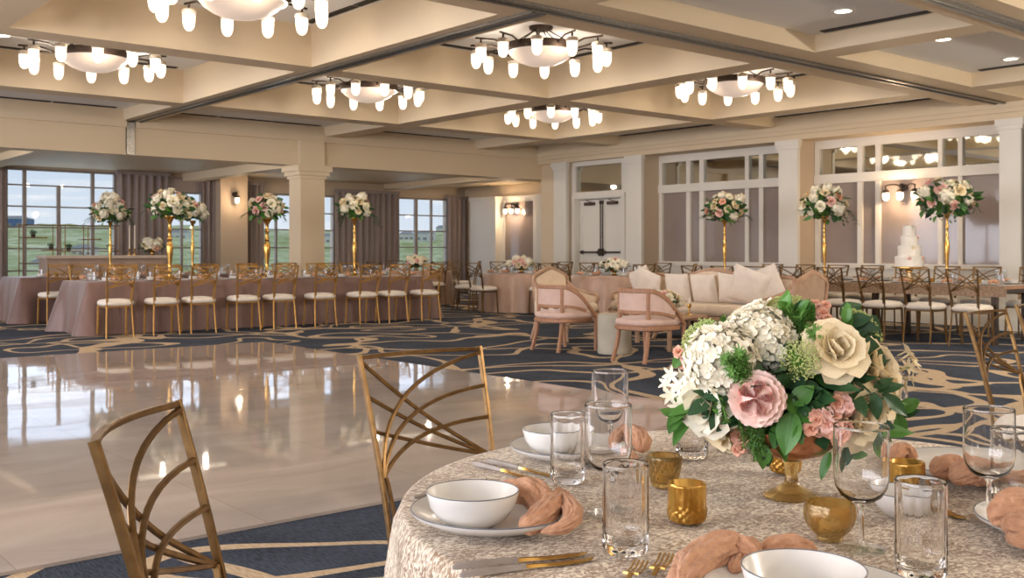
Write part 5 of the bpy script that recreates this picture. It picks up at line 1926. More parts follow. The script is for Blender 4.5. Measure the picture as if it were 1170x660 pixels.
fs = [(0, 1 + k, 1 + (k + 1) % ns) for k in range(ns)]
for i in range(nr + rows - 1):
    for k in range(ns):
        l = (k + 1) % ns
        fs.append((1 + i * ns + k, 1 + (i + 1) * ns + k, 1 + (i + 1) * ns + l, 1 + i * ns + l))
mb.add(vs, fs)
c = mb.build('tablecloth', M['brocade'], None, 70, (TC.x, TC.y, 0))
tag(c, 'champagne brocade cloth on the foreground round table', 'tablecloth')

# ---------------------------------------------------------------- chairs round it
G_F = 'chairs in the foreground'
place_chair(0.784, 1.378, face(0.78, -0.62), 'gold lattice-back chair at the lower left, on the edge of the dance floor', G_F, 1.0, 'near')
place_chair(1.495, 1.86, face(-0.02, -1), 'gold lattice-back chair left of the foreground table, before the dance floor', G_F, 1.0, 'near')
place_chair(4.375, 1.745, face(0.0, -1), 'gold lattice-back chair cut off by the right edge of the photo', G_F, 1.0, 'near')
place_chair(5.12, 1.86, face(0.0, -1), 'gold chair post peeking in at the right edge, right of the cut off lattice-back chair', G_F, 1.0, 'near')

# ---------------------------------------------------------------- crockery
PL = [(0, 0.0), (0.080, 0.0), (0.084, 0.003), (0.110, 0.008), (0.136, 0.021), (0.1385, 0.0255), (0.136, 0.0275), (0.108, 0.0145), (0.080, 0.0075), (0, 0.0070)]
def plate(p, label, s=1.0):
    t = thing('dinner_plate', label, 'plate', (p.x, p.y, ZT + 0.0022), 0, 'white dark-rimmed plates on the foreground table')
    MB().lathe([(r_ * s, z_) for r_, z_ in PL], 72).build('dish', M['stoneware'], t, 60)
    MB().tube([(0.1375 * s * cos(2 * pi * k / 72), 0.1375 * s * sin(2 * pi * k / 72), 0.0270) for k in range(72)], 0.0012, 6, None, True).build('rim', M['stone_rim'], t, 180)
    return t
BL = [(0, 0.0), (0.036, 0.0), (0.040, 0.003), (0.055, 0.012), (0.068, 0.030), (0.0745, 0.053), (0.0735, 0.0555), (0.0715, 0.053), (0.064, 0.031), (0.050, 0.014), (0.034, 0.0075), (0, 0.006)]
def bowl(p, z, label, s=1.0):
    t = thing('bowl', label, 'bowl', (p.x, p.y, z), 0, 'white dark-rimmed bowls on the foreground table')
    MB().lathe([(r_ * s, z_ * s) for r_, z_ in BL], 64).build('dish', M['stoneware'], t, 60)
    MB().tube([(0.0738 * s * cos(2 * pi * k / 64), 0.0738 * s * sin(2 * pi * k / 64), 0.0553 * s) for k in range(64)], 0.0010, 6, None, True).build('rim', M['stone_rim'], t, 180)
    return t
ZPL = ZT + 0.0022 + 0.0085
def cw(px, d):
    return cam_to_world((px - 585.0) / FPX * d, d, 0)
S1 = cw(565, 1.672)
plate(S1, 'white plate at the left table edge, under a bowl and a peach napkin')
bowl(cw(540, 1.632), ZPL, 'white bowl on the plate at the left edge of the foreground table')
S2 = cw(655, 2.215)
plate(S2, 'white plate at the back left of the foreground table, behind the tall glasses')
bowl(cw(636, 2.20), ZPL, 'white bowl at the back left, seen through a drinking glass')
S3 = cw(1112, 2.03)
plate(S3, 'white plate heaped with a peach napkin, behind the right wine glass', 1.08)
S4 = cw(930, 1.262)
plate(S4, 'white plate cut off by the bottom edge of the photo, nearest of all')
bowl(cw(918, 1.235), ZPL, 'white bowl cut off by the bottom edge of the photo')
S5 = cw(1222, 1.60)
plate(S5, 'white plate cut off by the right edge of the photo, with a peach napkin')
S6 = cw(893, 2.36)
plate(S6, 'white plate at the back of the foreground table, hidden behind the flowers')
S7 = cw(1037, 1.71)
bowl(S7, ZT + 0.0022, 'small white bowl behind the nearest right drinking glass', 0.80)

# ---------------------------------------------------------------- napkins
def napkin(label, rolls, seed, lift=0.0):
    """rolls = list of (list of (px, py, z), radii list)"""
    mb = MB()
    P0 = at_z(*rolls[0][0][0])
    org = Vector((P0.x, P0.y, rolls[0][0][0][2]))
    for ri, (pts, rad) in enumerate(rolls):
        W = [at_z(*p) for p in pts]
        n = 14
        path = spline(W, n)
        m = len(path)
        R_ = []
        for i in range(m):
            q = i / (m - 1) * (len(rad) - 1)
            a = min(int(q), len(rad) - 2)
            R_.append(rad[a] * (1 - (q - a)) + rad[a + 1] * (q - a))
        k = 72
        rows_ = []
        for i, p in enumerate(path):
            tt = (path[min(i + 1, m - 1)] - path[max(i - 1, 0)]).normalized()
            up = Vector((0, 0, 1))
            a = (up - tt * up.dot(tt)).normalized()
            b = tt.cross(a)
            row = []
            endf = min(1.0, 0.30 + 0.70 * sqrt(min(1.0, min(i, m - 1 - i) / 5.0)))
            for j in range(k):
                th = 2 * pi * j / k
                wr_ = 1 + 0.085 * sin(7 * th + i * 0.16 + seed + ri) + 0.055 * sin(13 * th - i * 0.22 + seed * 2) + 0.035 * sin(23 * th + i * 0.3) + 0.16 * mnoise.noise(Vector((i * 0.10, cos(th) * 1.4 + seed, sin(th) * 1.4 + ri)))
                rr = R_[i] * wr_ * endf * 1.0
                v = p + b * (rr * cos(th)) + a * (rr * sin(th) * 0.86)
                row.append(v - org)
            rows_.append(row)
        vs = [v for row in rows_ for v in row]
        fs = [(i * k + j, i * k + (j + 1) % k, (i + 1) * k + (j + 1) % k, (i + 1) * k + j) for i in range(m - 1) for j in range(k)]
        fs.append(tuple(reversed(range(k))))
        fs.append(tuple((m - 1) * k + j for j in range(k)))
        mb.add(vs, fs)
    o = mb.build('napkin', M['napkin'], None, 180, org)
    return tag(o, label, 'napkin', 'knotted peach napkins on the foreground table')
napkin('peach napkin twisted beside the bowl at the left edge of the foreground table',
       [([(566, 566, .776), (584, 560, .790), (606, 562, .796), (620, 574, .788), (622, 588, .778)], [.012, .021, .027, .024, .012]),
        ([(596, 604, .774), (612, 595, .780), (628, 580, .788), (638, 569, .790), (648, 566, .784)], [.014, .020, .021, .018, .010]),
        ([(632, 566, .786), (647, 574, .790), (655, 588, .786), (645, 601, .778), (618, 608, .772)], [.010, .016, .015, .012, .005])], 1.0)
napkin('peach napkin looped at the nearest plate, front centre of the foreground table',
       [([(776, 668, .784), (790, 645, .790), (812, 630, .794), (836, 622, .796), (848, 630, .788)], [.018, .022, .024, .021, .012]),
        ([(834, 618, .798), (852, 626, .794), (868, 636, .786)], [.012, .019, .014]),
        ([(868, 636, .776), (886, 628, .782), (908, 626, .782), (934, 634, .774)], [.014, .020, .021, .014]),
        ([(845, 626, .788), (843, 640, .782), (836, 652, .776)], [.010, .012, .008])], 2.0)
napkin('peach napkin in round folds on the plate at the right side, behind the wine glass',
       [([(1066, 541, .782), (1078, 534, .792), (1092, 533, .792), (1100, 541, .784)], [.014, .026, .026, .014]),
        ([(1086, 548, .782), (1104, 540, .794), (1122, 542, .792), (1134, 550, .782)], [.014, .027, .026, .012]),
        ([(1130, 547, .780), (1150, 546, .784), (1172, 548, .782), (1190, 552, .776)], [.010, .014, .015, .010])], 3.0)
napkin('peach napkin on the plate cut off by the right edge of the photo',
       [([(1132, 596, .782), (1150, 585, .800), (1176, 582, .804), (1204, 590, .792)], [.014, .032, .036, .020]),
        ([(1146, 606, .780), (1160, 598, .792), (1182, 606, .790), (1210, 616, .782)], [.012, .021, .023, .018]),
        ([(1150, 612, .776), (1166, 617, .778), (1190, 622, .776)], [.008, .012, .010])], 4.0)
napkin('peach napkin at the back left, seen through the stemmed wine glass',
       [([(700, 514, .785), (706, 500, .800), (720, 494, .806), (732, 502, .800), (734, 514, .786)], [.010, .016, .021, .022, .014]),
        ([(716, 516, .780), (722, 524, .776), (718, 532, .772)], [.012, .014, .010])], 5.0)
napkin('peach napkin just showing behind the right gold votive',
       [([(1020, 524, .776), (1028, 515, .786), (1038, 516, .784), (1046, 524, .774)], [.010, .018, .016, .008])], 6.0)
o_ = [o for o in COL.objects if o.name.startswith('napkin')]

# ---------------------------------------------------------------- cutlery
G_C = 'grey and gold cutlery on the foreground table'
def knife(p0, p1, label):
    a, b = tz(*p0, ZT + 0.007), tz(*p1, ZT + 0.007)
    d = b - a
    t = thing('knife', label, 'cutlery', (a.x, a.y, ZT + 0.0035), atan2(d.y, d.x), G_C)
    L = d.length
    h = L * 0.47
    def prof(xs):
        mb = MB()
        rings = []
        for (x, w, th, off) in xs:
            rings.append([(x, -w + off, 0.0), (x, -w * 0.6 + off, th), (x, w * 0.6 + off, th), (x, w + off, 0.0)])
        vs = [p for r_ in rings for p in r_]
        fs = []
        for i in range(len(rings) - 1):
            for k in range(4):
                l = (k + 1) % 4
                fs.append((i * 4 + k, i * 4 + l, (i + 1) * 4 + l, (i + 1) * 4 + k))
        fs += [(3, 2, 1, 0), tuple((len(rings) - 1) * 4 + k for k in range(4))]
        return mb.add(vs, fs)
    prof([(0, 0.003, 0.004, 0), (h * 0.05, 0.0062, 0.007, 0), (h * 0.3, 0.0066, 0.008, 0), (h, 0.0046, 0.006, 0)]).build('handle', M['grey_handle'], t, 50)
    prof([(h, 0.0042, 0.005, 0), (h * 1.2, 0.0046, 0.004, 0), (h * 1.5, 0.0085, 0.0022, -0.002), (L * 0.9, 0.0085, 0.002, -0.002), (L * 0.97, 0.005, 0.0018, 0.001), (L, 0.001, 0.0015, 0.003)]).build('blade', M['gold'], t, 50)
    return t
def fork(p0, p1, label):
    a, b = tz(*p0, ZT + 0.010), tz(*p1, ZT + 0.010)
    d = b - a
    t = thing('fork', label, 'cutlery', (a.x, a.y, ZT + 0.004), atan2(d.y, d.x), G_C)
    L = max(d.length, 0.19)
    MB().bar([(0, 0, 0.004), (L * 0.3, 0, 0.004), (L * 0.55, 0, 0.006)], 0.010, 0.006).build('handle', M['grey_handle'], t)
    m = MB()
    m.bar([(L * 0.55, 0, 0.006), (L * 0.68, 0, 0.009)], 0.007, 0.004)
    m.bar([(L * 0.68, 0, 0.009), (L * 0.76, 0, 0.006)], 0.022, 0.003)
    for k in range(4):
        y = -0.0093 + 0.0062 * k
        m.bar([(L * 0.75, y, 0.006), (L * 0.88, y, 0.003), (L, y, 0.006)], 0.0030, 0.0022)
    m.build('tines', M['gold'], t)
    return t
knife((517, 647), (671, 629), 'grey and gold knife of the front left pair, the one nearer the bowl')
knife((526, 656), (679, 635), 'grey and gold knife of the front left pair, the one nearer the viewpoint')
knife((541, 528), (612, 545), 'grey and gold knife at the back left, the nearer of that pair')
knife((556, 525), (640, 543), 'grey and gold knife at the back left, the farther of that pair')
fork((690, 700), (733, 640), 'gold fork beside the front peach napkin, left one')
fork((722, 700), (762, 632), 'gold fork beside the front peach napkin, right one')
fork((472, 567), (560, 548), 'fork tucked behind the left bowl, grey handle showing')
knife((1215, 655), (1150, 602), 'gold knife at the right edge, beside the cut off plate')
knife((1062, 575), (1102, 590), 'thin knife between the right wine glass and the cut off plate')

# ---------------------------------------------------------------- glasses
def tumbler_mb():
    H, R0 = 0.134, 0.0345
    mb = MB()
    n = 72
    prof = [(0.0, 0.0), (0.026, 0.0), (0.031, 0.0025), (0.0325, 0.006)] + [(R0, 0.010 + (H - 0.012) * k / 22) for k in range(23)] + [(0.0335, H), (0.0318, H - 0.001), (0.0312, H * 0.7), (0.0305, 0.035), (0.029, 0.020), (0.022, 0.0155), (0.0, 0.0150)]
    def mod(th, z, j):
        if j < 2:
            return 1.0
        if j > 27:
            return 1.0 - (0.03 * abs(sin(4 * th)) if 29 < j < 32 else 0)
        k = 1.0 - 0.035 * abs(sin(4 * th)) * (1 - max(0, (z - H * 0.9) / (H * 0.1)))
        if z < 0.052 and j <= 27:
            a = abs(((th / (2 * pi) * 16 + z * 80) % 1.0) - 0.5)
            b = abs(((th / (2 * pi) * 16 - z * 80) % 1.0) - 0.5)
            k += 0.10 * (min(a, b) - 0.22)
        return k
    return mb.lathe(prof, n, (0, 0, 0), mod)
me_tumbler = tumbler_mb().mesh('highball_glass', M['glass'], 50)
def wine_mb():
    n = 64
    prof = [(0, 0.0), (0.036, 0.0), (0.0365, 0.0015), (0.030, 0.003), (0.008, 0.006), (0.0045, 0.012), (0.0040, 0.045), (0.0042, 0.062), (0.007, 0.069), (0.018, 0.0725), (0.030, 0.0805), (0.0375, 0.0935),
            (0.0400, 0.106), (0.0405, 0.120), (0.0405, 0.145), (0.0405, 0.170), (0.0404, 0.182), (0.0403, 0.1855), (0.0400, 0.1866), (0.0394, 0.1866), (0.0391, 0.1855), (0.0392, 0.182), (0.0393, 0.170), (0.0393, 0.145), (0.0393, 0.120), (0.0387, 0.107), (0.0362, 0.095), (0.029, 0.0840), (0.017, 0.0765), (0.0, 0.0742)]
    m = MB()
    m.cur = 1
    m.lathe(prof[:6], n)
    m.cur = 0
    m.lathe([(0, 0.0105), (0.0042, 0.0105)] + prof[5:], n)
    return m
me_wine = wine_mb().mesh('wine_glass', [M['glass'], M['foot_glass']], 50)
def glass(kind, px, d, label, s=1.0):
    p = cw(px, d)
    o = inst({'t': 'highball_glass', 'w': 'wine_glass'}[kind], me_tumbler if kind == 't' else me_wine, None, (p.x, p.y, ZT + 0.0022), (0, 0, px * 0.01), (s, s, s))
    return tag(o, label, 'glass', {'t': 'highball glasses on the foreground table', 'w': 'wine glasses on the foreground table'}[kind])
glass('t', 715, 1.506, 'tall clear drinking glass left of the front gold votive, nearest on the left')
glass('t', 649, 1.966, 'clear drinking glass before the back left bowl')
glass('w', 695, 1.737, 'stemmed wine glass standing behind the nearest left drinking glass')
glass('w', 697, 2.23, 'stemmed wine glass farthest back on the left, rising above the others')
glass('t', 791, 2.20, 'clear drinking glass under the lower left leaves of the flowers')
glass('w', 838, 2.28, 'stemmed wine glass hidden behind the left of the flower bowl')
glass('w', 1014, 2.18, 'stemmed wine glass behind the right side of the flowers')
glass('w', 1130, 1.69, 'stemmed wine glass at the right, before the plate with round napkin folds')
glass('t', 1156, 1.80, 'clear drinking glass at the right edge, behind the right wine glass')
glass('t', 1052, 1.395, 'tall clear drinking glass nearest on the right, before the small bowl')
glass('w', 984, 1.525, 'stemmed wine glass in front of the flowers, right of the round amber votive')

# ---------------------------------------------------------------- votives
G_V = 'gold and amber glass votives on the foreground table'
def votive(px, d, label, kind):
    p = cw(px, d)
    t = thing('votive_holder', label, 'candle holder', (p.x, p.y, ZT + 0.0022), px * 0.03, G_V)
    if kind == 'cup':
        H, R0 = 0.066, 0.0315
        prof = [(0, 0), (0.020, 0), (0.026, 0.003)] + [(0.029 + 0.0025 * min(1, k / 3), 0.006 + (H - 0.007) * k / 18) for k in range(19)] + [(R0 - 0.001, H), (R0 - 0.0028, H - 0.001), (R0 - 0.004, 0.02), (0.022, 0.012), (0, 0.011)]
        def mod(th, z, j):
            k = 1.0
            if 2 < j < 22:
                if z < 0.026:
                    k += 0.06 * sin(14 * th + (pi if int(z / 0.006) % 2 else 0))
                else:
                    k += 0.012 * sin(16 * th)
            return k
        MB().lathe(prof, 88, (0, 0, 0), mod).build('glass_cup', M['gold_glass'], t, 60)
    elif kind == 'taper':
        H = 0.062
        prof = [(0, 0), (0.018, 0), (0.022, 0.003)] + [(0.022 + 0.0105 * (k / 16) ** 0.7, 0.004 + (H - 0.005) * k / 16) for k in range(17)] + [(0.0318, H), (0.030, H - 0.001), (0.026, 0.03), (0.018, 0.010), (0, 0.009)]
        def mod(th, z, j):
            return 1.0 + (0.10 * abs(sin(9 * th + (pi / 2 if int(z / 0.009) % 2 else 0))) if 2 < j < 19 else 0)
        MB().lathe(prof, 80, (0, 0, 0), mod).build('glass_cup', M['amber_glass'], t, 60)
    else:
        H = 0.058
        prof = [(0, 0), (0.018, 0), (0.020, 0.003), (0.019, 0.006), (0.028, 0.014), (0.0355, 0.026), (0.0385, 0.039), (0.0375, 0.051), (0.0355, H), (0.0340, H), (0.0355, 0.050), (0.0362, 0.039), (0.033, 0.027), (0.026, 0.017), (0.015, 0.011), (0, 0.010)]
        def mod(th, z, j):
            return 1.0 + (0.07 * abs(sin(4 * th)) - 0.03 if 3 < j < 14 else 0)
        MB().lathe(prof, 84, (0, 0, 0), mod).build('glass_cup', M['amber_glass'], t, 60)
    MB().lathe([(0, 0.0125), (0.0165, 0.0125), (0.0165, 0.026), (0.015, 0.027), (0, 0.0265)], 20).build('tealight', M['wax'], t)
    MB().tube([(0, 0, 0.0265), (0.0005, 0, 0.032)], 0.0006, 5).build('wick', M['dark_plastic'], t)
    return t
votive(759, 1.925, 'textured amber votive, left of the gold one and farther back', 'taper')
votive(785, 1.675, 'gold ribbed votive right of the nearest left drinking glass', 'cup')
votive(948, 1.575, 'round amber petal votive before the flower bowl', 'round')
votive(1036, 1.845, 'gold ribbed votive at the right, behind the small white bowl', 'cup')
votive(897, 2.05, 'gold ribbed votive behind the stem of the flower bowl', 'cup')

# ---------------------------------------------------------------- the big flower bowl
DC = 1.854
def BP(px, py, off=0.0):
    return at_d(px, py, DC + off)
fa_ = thing('flower_arrangement', 'lush arrangement of white hydrangea and roses in a footed bowl on the foreground table', 'flower arrangement', (TC.x, TC.y, ZT + 0.0022))
org = Vector((TC.x, TC.y, ZT + 0.0022))
comp = [(0, 0), (0.050, 0), (0.052, 0.003), (0.046, 0.008), (0.024, 0.016), (0.013, 0.026), (0.011, 0.040), (0.013, 0.058), (0.016, 0.066), (0.030, 0.072), (0.060, 0.082), (0.080, 0.100), (0.088, 0.125), (0.085, 0.125), (0.076, 0.102), (0.055, 0.086), (0, 0.078)]
cm_ = MB()
cm_.lathe(comp[:9] + [(0, 0.067)], 40)
cm_.build('foot', M['amber_glass'], fa_, 60)
MB().lathe([(0, 0.0675), (0.016, 0.068)] + comp[9:], 48).build('bowl', M['rose_gold'], fa_, 60)
CAMP = Vector((0, 0, CAM_H))
CEN = BP(903, 440, 0.0)
def face_dir(p, camw=0.7, add=(0, 0, 0)):
    d = (p - CEN).normalized() + (CAMP - p).normalized() * camw + Vector((0, 0, 0.15)) + Vector(add)
    return d.normalized()
def put(name, me, px, py, off, R, camw=0.7, add=(0, 0, 0), roll=0.0, squash=1.0):
    p = BP(px, py, off)
    Mx = look(face_dir(p, camw, add), roll)
    o = inst(name, me, fa_, p - org, Mx.to_euler(), (R, R, R * squash))
    return o
RL = [(3, 0.04, 0.70, 0.27, -6, 0.05), (4, 0.09, 0.80, 0.40, 4, 0.1), (5, 0.13, 0.88, 0.52, 16, 0.2), (5, 0.16, 0.94, 0.62, 34, 0.45), (5, 0.18, 0.99, 0.72, 54, 0.75), (5, 0.18, 1.02, 0.76, 76, 0.9)]
ros = [rose_mb(s, RL, 8, 8, 0.012) for s in (11, 12, 13)]
me_rf_w = ros[0].mesh('white_rose', M['petal_white'], 180)
me_rf_c = [ros[1].mesh('cream_rose', M['petal_cream'], 180), ros[2].mesh('cream_rose', M['petal_cream'], 180)]
me_hf = [hydrangea_mb(s, 230, 0.195, True).mesh('hydrangea', M['petal_white'], 180) for s in (21, 22)]
put('hydrangea_head', me_hf[0], 826, 411, -0.07, 0.064, 0.8)
put('hydrangea_head', me_hf[1], 868, 392, -0.03, 0.064, 0.8)
put('white_rose', me_rf_w, 857, 361, 0.05, 0.050, 0.3)
put('white_rose', me_rf_w, 802, 463, -0.07, 0.048, 0.6, (0, 0, -0.25), 1.0)
put('cream_rose', me_rf_c[0], 957, 396, -0.12, 0.045, 0.75, (0.1, 0.0, 0.1), 0.5)
put('cream_rose', me_rf_c[1], 1004, 420, -0.05, 0.050, 0.6, (0, 0, 0.1), 1.5)
put('cream_rose', me_rf_c[0], 1008, 448, -0.05, 0.052, 0.6, (0, 0, -0.05), 2.2)
put('cream_rose', me_rf_c[1], 985, 474, -0.08, 0.054, 0.7, (0, 0, -0.15), 0.2)
put('cream_rose', me_rf_c[0], 820, 493, 0.0, 0.04, 0.5, (0, 0, -0.3), 0.2)

# quartered pink garden rose
gr = MB()
gr.cur = 1
for li, (n, rad, h, w, tilt) in enumerate([(6, 0.30, 0.78, 0.52, 26), (7, 0.30, 0.86, 0.58, 44), (7, 0.30, 0.92, 0.62, 64), (7, 0.28, 0.95, 0.62, 84)]):
    for k in range(n):
        Mx = Matrix.Translation((0, 0, -0.35)) @ Matrix.Rotation(2 * pi * (k + 0.4 * li) / n, 4, 'Z') @ Matrix.Translation((0, rad * 0.6, 0)) @ Matrix.Rotation(-radians(tilt), 4, 'X')
        petal_into(gr, Mx, w, h, 0.25, 0.35, 6, 6, 0.05, k * 1.3 + li)
gr.cur = 0
for q in range(5):
    a0 = q * 2 * pi / 5
    for k in range(7):
        gr.cur = k % 2
        rr = 0.05 + 0.090 * k
        span = 0.50 - 0.02 * k
        def fn(u, v, rr=rr, a0=a0, k=k, span=span):
            b = (u * 2 - 1)
            # each ribbon is a hairpin around the quarter's own axis
            a = a0 + b * span * (0.75 if k < 3 else 1.0)
            r_ = rr + 0.12 * (1 - abs(b)) ** 0.8 + 0.025 * sin(b * 7 + k)
            z = 0.20 + v * (0.30 + 0.14 * (1 - rr)) - 0.14 * r_ + 0.03 * sin(b * 9 + k * 2)
            return (r_ * cos(a), r_ * sin(a), z)
        gr.grid(fn, 14, 2)
gr.cur = 1
gr.ball((0, 0, 0.02), 0.60, 0.60, 0.22, 14, 8)
me_gr = gr.mesh('garden_rose', [M['petal_pink'], M['petal_blush']], 180)
put('garden_rose', me_gr, 864, 455, -0.145, 0.042, 2.2, (0, 0, 0.05), 0.3)

# umbels of green-white lace flower
def umbel_mb(seed, n=85):
    r = random.Random(seed)
    mb = MB()
    for i in range(n):
        rad = sqrt((i + 0.5) / n)
        th = i * 2.399963
        p = Vector((rad * cos(th), rad * sin(th), 0.45 * (1 - rad * rad) + r.uniform(-.04, .04)))
        mb.tube([(0, 0, -0.5), (p.x * 0.6, p.y * 0.6, p.z * 0.3 - 0.1), p], 0.014, 3)
        for k in range(5):
            q = p + Vector((r.uniform(-.085, .085), r.uniform(-.085, .085), r.uniform(-.02, .07)))
            s = r.uniform(0.030, 0.050)
            mb.add([q + Vector(v) * s for v in [(1, 0, 0), (-1, 0, 0), (0, 1, 0), (0, -1, 0), (0, 0, 1), (0, 0, -1)]],
                   [(0, 2, 4), (2, 1, 4), (1, 3, 4), (3, 0, 4), (2, 0, 5), (1, 2, 5), (3, 1, 5), (0, 3, 5)])
    return mb
me_um = [umbel_mb(s).mesh('lace_flower', M['umbel'], 0) for s in (1, 2)]
put('lace_flower', me_um[0], 914, 411, -0.13, 0.036, 1.4)
put('lace_flower', me_um[1], 800, 388, -0.01, 0.044, 0.5, (0, 0, 0), 1.0)
put('lace_flower', me_um[0], 901, 352, 0.04, 0.046, 0.5)
put('lace_flower', me_um[1], 985, 372, 0.05, 0.046, 0.4)
put('lace_flower', me_um[0], 792, 400, 0.02, 0.036, 0.5)

# peach stock: spikes of small ruffled florets
MINI = rose_mb(31, [(3, 0.05, 0.6, 0.42, 10, 0.2), (5, 0.10, 0.8, 0.55, 45, 0.4), (5, 0.10, 0.9, 0.6, 75, 0.5)], 3, 3, 0.12)
me_mini_p = MINI.mesh('stock_floret', M['petal_peach'], 180)
me_mini_l = MINI.mesh('stock_floret', M['petal_pale'], 180)
rs = random.Random(77)
def stock(px, py, off, n, spread, size=0.017, camw=1.0, pale=0.25):
    for i in range(n):
        a, b = rs.gauss(0, 1), rs.gauss(0, 1)
        p = BP(px + a * spread, py + b * spread * 0.8, off + rs.uniform(-0.02, 0.02))
        s = size * rs.uniform(0.8, 1.2)
        o = inst('stock_floret', me_mini_l if rs.random() < pale else me_mini_p, fa_, p - org, look(face_dir(p, camw, (rs.uniform(-.5, .5), rs.uniform(-.5, .5), rs.uniform(-.4, .5))), rs.random() * 6).to_euler(), (s, s, s))
stock(946, 484, -0.125, 38, 9, 0.0135)
stock(966, 464, -0.125, 14, 6, 0.011)
stock(938, 366, 0.0, 22, 8, 0.012, 0.6, 0.4)
stock(930, 352, 0.02, 6, 5, 0.012, 0.6, 0.6)
stock(786, 410, 0.0, 14, 7, 0.011, 0.7)
stock(846, 500, -0.06, 6, 7, 0.013)

# white starry florets at the left and right tips
st_ = MB()
for q in range(6):
    Mq = Matrix.Rotation(q * pi / 3, 4, 'Z') @ Matrix.Rotation(0.35, 4, 'X')
    st_.grid(lambda a, v: Mq @ Vector(((a * 2 - 1) * 0.20 * sin(pi * (0.08 + 0.86 * v)), v, 0.18 * v - 0.25 * v * v + 0.1 * (a * 2 - 1) ** 2)), 2, 5)
st_.tube([(0, 0, 0), (0, 0, -0.9)], 0.10, 6)
st_.ball((0, 0, 0.04), 0.13, None, None, 6, 4)
me_star = st_.mesh('star_floret', M['petal_white'], 180)
me_star_c = st_.mesh('star_floret', M['petal_cream'], 180)
for (px, py, off, s) in [(768, 428, 0, .020), (776, 442, -.02, .021), (766, 452, 0, .020), (774, 464, -.02, .019), (781, 430, 0, .018), (784, 454, -.03, .018), (770, 476, 0, .014), (762, 438, .02, .018)]:
    p = BP(px, py, off)
    inst('star_floret', me_star, fa_, p - org, look(face_dir(p, 0.9, (rs.uniform(-.6, .6), rs.uniform(-.6, .6), rs.uniform(-.6, .6))), px).to_euler(), (s, s, s))
for (px, py, off, s) in [(1038, 405, 0, .021), (1043, 415, 0, .019), (1036, 420, 0, .019), (1034, 402, .02, .017), (1040, 432, 0, .017), (1032, 440, 0, .017)]:
    p = BP(px, py, off)
    inst('star_floret', me_star_c, fa_, p - org, look(face_dir(p, 0.6, (rs.uniform(-.6, .6), rs.uniform(-.6, .6), rs.uniform(-.6, .6))), px).to_euler(), (s, s, s))

# leaves: base pixel, tip pixel, width, depth offset base/tip, bright?
def leaf(b, tp, w, ob, ot, bright, droop=0.12, roll=0.0, name='leaf'):
    p0, p1 = BP(b[0], b[1], ob), BP(tp[0], tp[1], ot)
    L = (p1 - p0).length
    y = (p1 - p0).normalized()
    zc = (CAMP - p0).normalized() + Vector((0, 0, 0.55))
    z = (zc - y * zc.dot(y)).normalized()
    x = y.cross(z)
    R_ = Matrix((x, y, z)).transposed().to_4x4() @ Matrix.Rotation(roll, 4, 'Y')
    mb = MB()
    leaf_into(mb, R_, L, w, droop, 0.22, 6, 12)
    mb.tube([R_ @ Vector((0, L * q, -droop * L * q * q - 0.0006)) for q in (0, .25, .5, .75, .97)], 0.0011, 5)
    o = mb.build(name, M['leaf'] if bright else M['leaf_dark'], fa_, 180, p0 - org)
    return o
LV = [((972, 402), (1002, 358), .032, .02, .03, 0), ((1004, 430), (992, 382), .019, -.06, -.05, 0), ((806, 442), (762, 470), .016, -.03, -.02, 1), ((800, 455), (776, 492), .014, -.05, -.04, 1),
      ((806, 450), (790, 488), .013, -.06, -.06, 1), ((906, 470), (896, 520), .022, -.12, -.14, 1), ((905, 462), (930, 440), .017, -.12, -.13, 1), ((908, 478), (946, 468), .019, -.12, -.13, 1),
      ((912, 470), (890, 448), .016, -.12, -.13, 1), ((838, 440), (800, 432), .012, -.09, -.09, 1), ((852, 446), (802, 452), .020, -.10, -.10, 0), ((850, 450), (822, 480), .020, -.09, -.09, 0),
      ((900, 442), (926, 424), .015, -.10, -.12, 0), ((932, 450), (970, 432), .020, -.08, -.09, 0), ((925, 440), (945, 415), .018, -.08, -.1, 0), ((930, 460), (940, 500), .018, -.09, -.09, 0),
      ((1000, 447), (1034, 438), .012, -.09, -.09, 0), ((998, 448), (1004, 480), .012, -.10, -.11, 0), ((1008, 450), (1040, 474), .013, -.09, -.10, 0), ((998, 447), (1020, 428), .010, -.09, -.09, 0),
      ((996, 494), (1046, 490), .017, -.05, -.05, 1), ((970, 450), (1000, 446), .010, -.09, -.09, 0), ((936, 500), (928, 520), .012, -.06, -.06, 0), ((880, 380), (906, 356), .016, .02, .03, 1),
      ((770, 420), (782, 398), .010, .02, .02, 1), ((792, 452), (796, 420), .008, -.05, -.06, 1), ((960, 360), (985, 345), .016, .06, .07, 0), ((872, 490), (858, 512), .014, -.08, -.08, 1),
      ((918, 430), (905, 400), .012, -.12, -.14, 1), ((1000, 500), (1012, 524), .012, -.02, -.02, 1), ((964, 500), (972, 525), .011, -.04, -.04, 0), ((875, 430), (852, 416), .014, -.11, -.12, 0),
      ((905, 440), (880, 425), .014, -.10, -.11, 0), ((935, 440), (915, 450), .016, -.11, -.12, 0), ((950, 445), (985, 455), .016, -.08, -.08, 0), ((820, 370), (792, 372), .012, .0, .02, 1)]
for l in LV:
    leaf(l[0], l[1], l[2], l[3], l[4], l[5], rs.uniform(0.05, 0.2), rs.uniform(-0.35, 0.35))

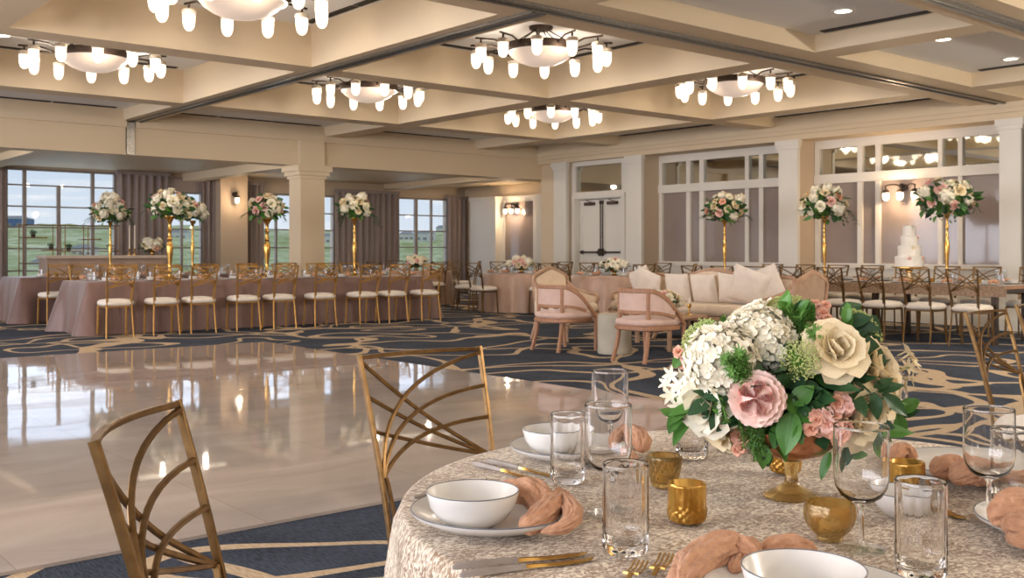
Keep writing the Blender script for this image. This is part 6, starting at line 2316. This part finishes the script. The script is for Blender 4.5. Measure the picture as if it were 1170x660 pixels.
# loose filling leaves between the flowers
rl = random.Random(12)
for (px, py, n, sp, off, bright) in [(925, 452, 9, 16, -.11, 1), (905, 478, 5, 10, -.11, 1), (785, 472, 7, 12, -.05, 1), (815, 455, 6, 12, -.08, 0), (945, 440, 7, 16, -.08, 0), (842, 470, 6, 12, -.09, 0),
                                     (1005, 478, 6, 16, -.06, 0), (905, 368, 8, 14, -.01, 1), (970, 375, 5, 12, .0, 0), (875, 500, 6, 14, -.06, 1), (965, 505, 6, 16, -.04, 0), (1025, 470, 4, 10, -.02, 1)]:
    for k in range(n):
        bx, by = px + rl.gauss(0, sp * 0.5), py + rl.gauss(0, sp * 0.5)
        an = atan2(by - 440, bx - 903) + rl.uniform(-1.1, 1.1)
        L = rl.uniform(20, 34)
        leaf((bx, by), (bx + cos(an) * L, by + sin(an) * L), rl.uniform(0.009, 0.015), off + rl.uniform(-.01, .015), off - 0.015 + rl.uniform(-.015, .015), bright if rl.random() < 0.8 else 1 - bright, rl.uniform(0.05, 0.3), rl.uniform(-.5, .5), 'filler_leaf')

# fern-like fronds
def frond_mb(path, L, n, seed):
    r = random.Random(seed)
    mb = MB()
    mb.tube(path, 0.0012, 5)
    P = [Vector(p) for p in path]
    for i in range(n):
        q = (i + 0.5) / n * (len(P) - 1)
        a = min(int(q), len(P) - 2)
        p = P[a].lerp(P[a + 1], q - a)
        tdir = (P[a + 1] - P[a]).normalized()
        rv = Vector((r.uniform(-1, 1), r.uniform(-1, 1), r.uniform(-1, 1)))
        side = (tdir.cross(rv)).normalized()
        d = (side * 0.9 + tdir * 0.5).normalized()
        l = L * r.uniform(0.6, 1.1) * (1 - 0.45 * i / n)
        w = side.cross(tdir).normalized() * 0.0016
        e = p + d * l
        mid = p + d * (l * 0.5)
        mb.add([p - w * 0.6, p + w * 0.6, mid + w, e, mid - w], [(0, 1, 2, 3, 4)])
        for k in (0.4, 0.65, 0.85):
            s0 = p + d * (l * k)
            d2 = (d + Vector((r.uniform(-1, 1), r.uniform(-1, 1), r.uniform(-1, 1)))).normalized()
            mb.add([s0 - w * 0.6, s0 + w * 0.6, s0 + d2 * (l * 0.38)], [(0, 1, 2)])
    return mb
def frond(px0, py0, px1, py1, o0, o1, L, n, seed):
    a, b = BP(px0, py0, o0 - 0.02), BP(px1, py1, o1 - 0.035)
    mid = (a + b) / 2 + Vector((0, 0, 0.01))
    frond_mb([p - org for p in bez(a, mid, b, 6)], L * 1.15, int(n * 1.5), seed).build('fern_frond', M['fern'], fa_, 0)
k = 0
for (x0, y0, x1, y1, o0, o1, L, n) in [(850, 436, 828, 408, -.10, -.12, .024, 90), (852, 432, 844, 402, -.10, -.125, .022, 80), (856, 436, 836, 424, -.10, -.12, .022, 80), (915, 400, 900, 352, -.02, .0, .026, 100), (925, 398, 914, 362, -.03, -.02, .026, 90),
                               (905, 395, 925, 350, -.01, .02, .024, 80), (930, 395, 930, 380, -.06, -.08, .026, 70), (852, 480, 864, 524, -.08, -.10, .020, 90), (858, 486, 872, 518, -.08, -.10, .018, 70), (846, 470, 850, 512, -.07, -.08, .018, 60),
                               (845, 390, 810, 376, .0, .02, .022, 70), (835, 385, 826, 366, .02, .04, .022, 70), (820, 450, 830, 480, -.08, -.09, .02, 50), (935, 392, 948, 366, .0, .02, .02, 60)]:
    k += 1
    frond(x0, y0, x1, y1, o0, o1, L, n, k)
# dense inner greenery
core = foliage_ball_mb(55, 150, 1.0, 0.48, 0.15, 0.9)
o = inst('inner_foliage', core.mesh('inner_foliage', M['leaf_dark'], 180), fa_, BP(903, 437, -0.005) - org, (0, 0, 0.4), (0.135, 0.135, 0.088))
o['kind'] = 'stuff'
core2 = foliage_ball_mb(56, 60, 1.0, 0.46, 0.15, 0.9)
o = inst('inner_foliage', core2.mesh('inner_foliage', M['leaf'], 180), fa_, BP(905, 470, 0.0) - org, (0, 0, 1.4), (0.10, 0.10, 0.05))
o['kind'] = 'stuff'
# stems of the tip sprays
for (a, b, oa, ob) in [((850, 442), (768, 446), -.06, -.01), ((985, 430), (1040, 420), -.05, 0.0), ((970, 450), (1036, 462), -.08, -.09), ((905, 500), (905, 440), 0, 0)]:
    sm = MB()
    sm.tube([p - org for p in bez(BP(a[0], a[1], oa), (BP(a[0], a[1], oa) + BP(b[0], b[1], ob)) / 2 + Vector((0, 0, .006)), BP(b[0], b[1], ob), 6)], 0.0014, 5)
    sm.build('stem', M['leaf'], fa_, 180)
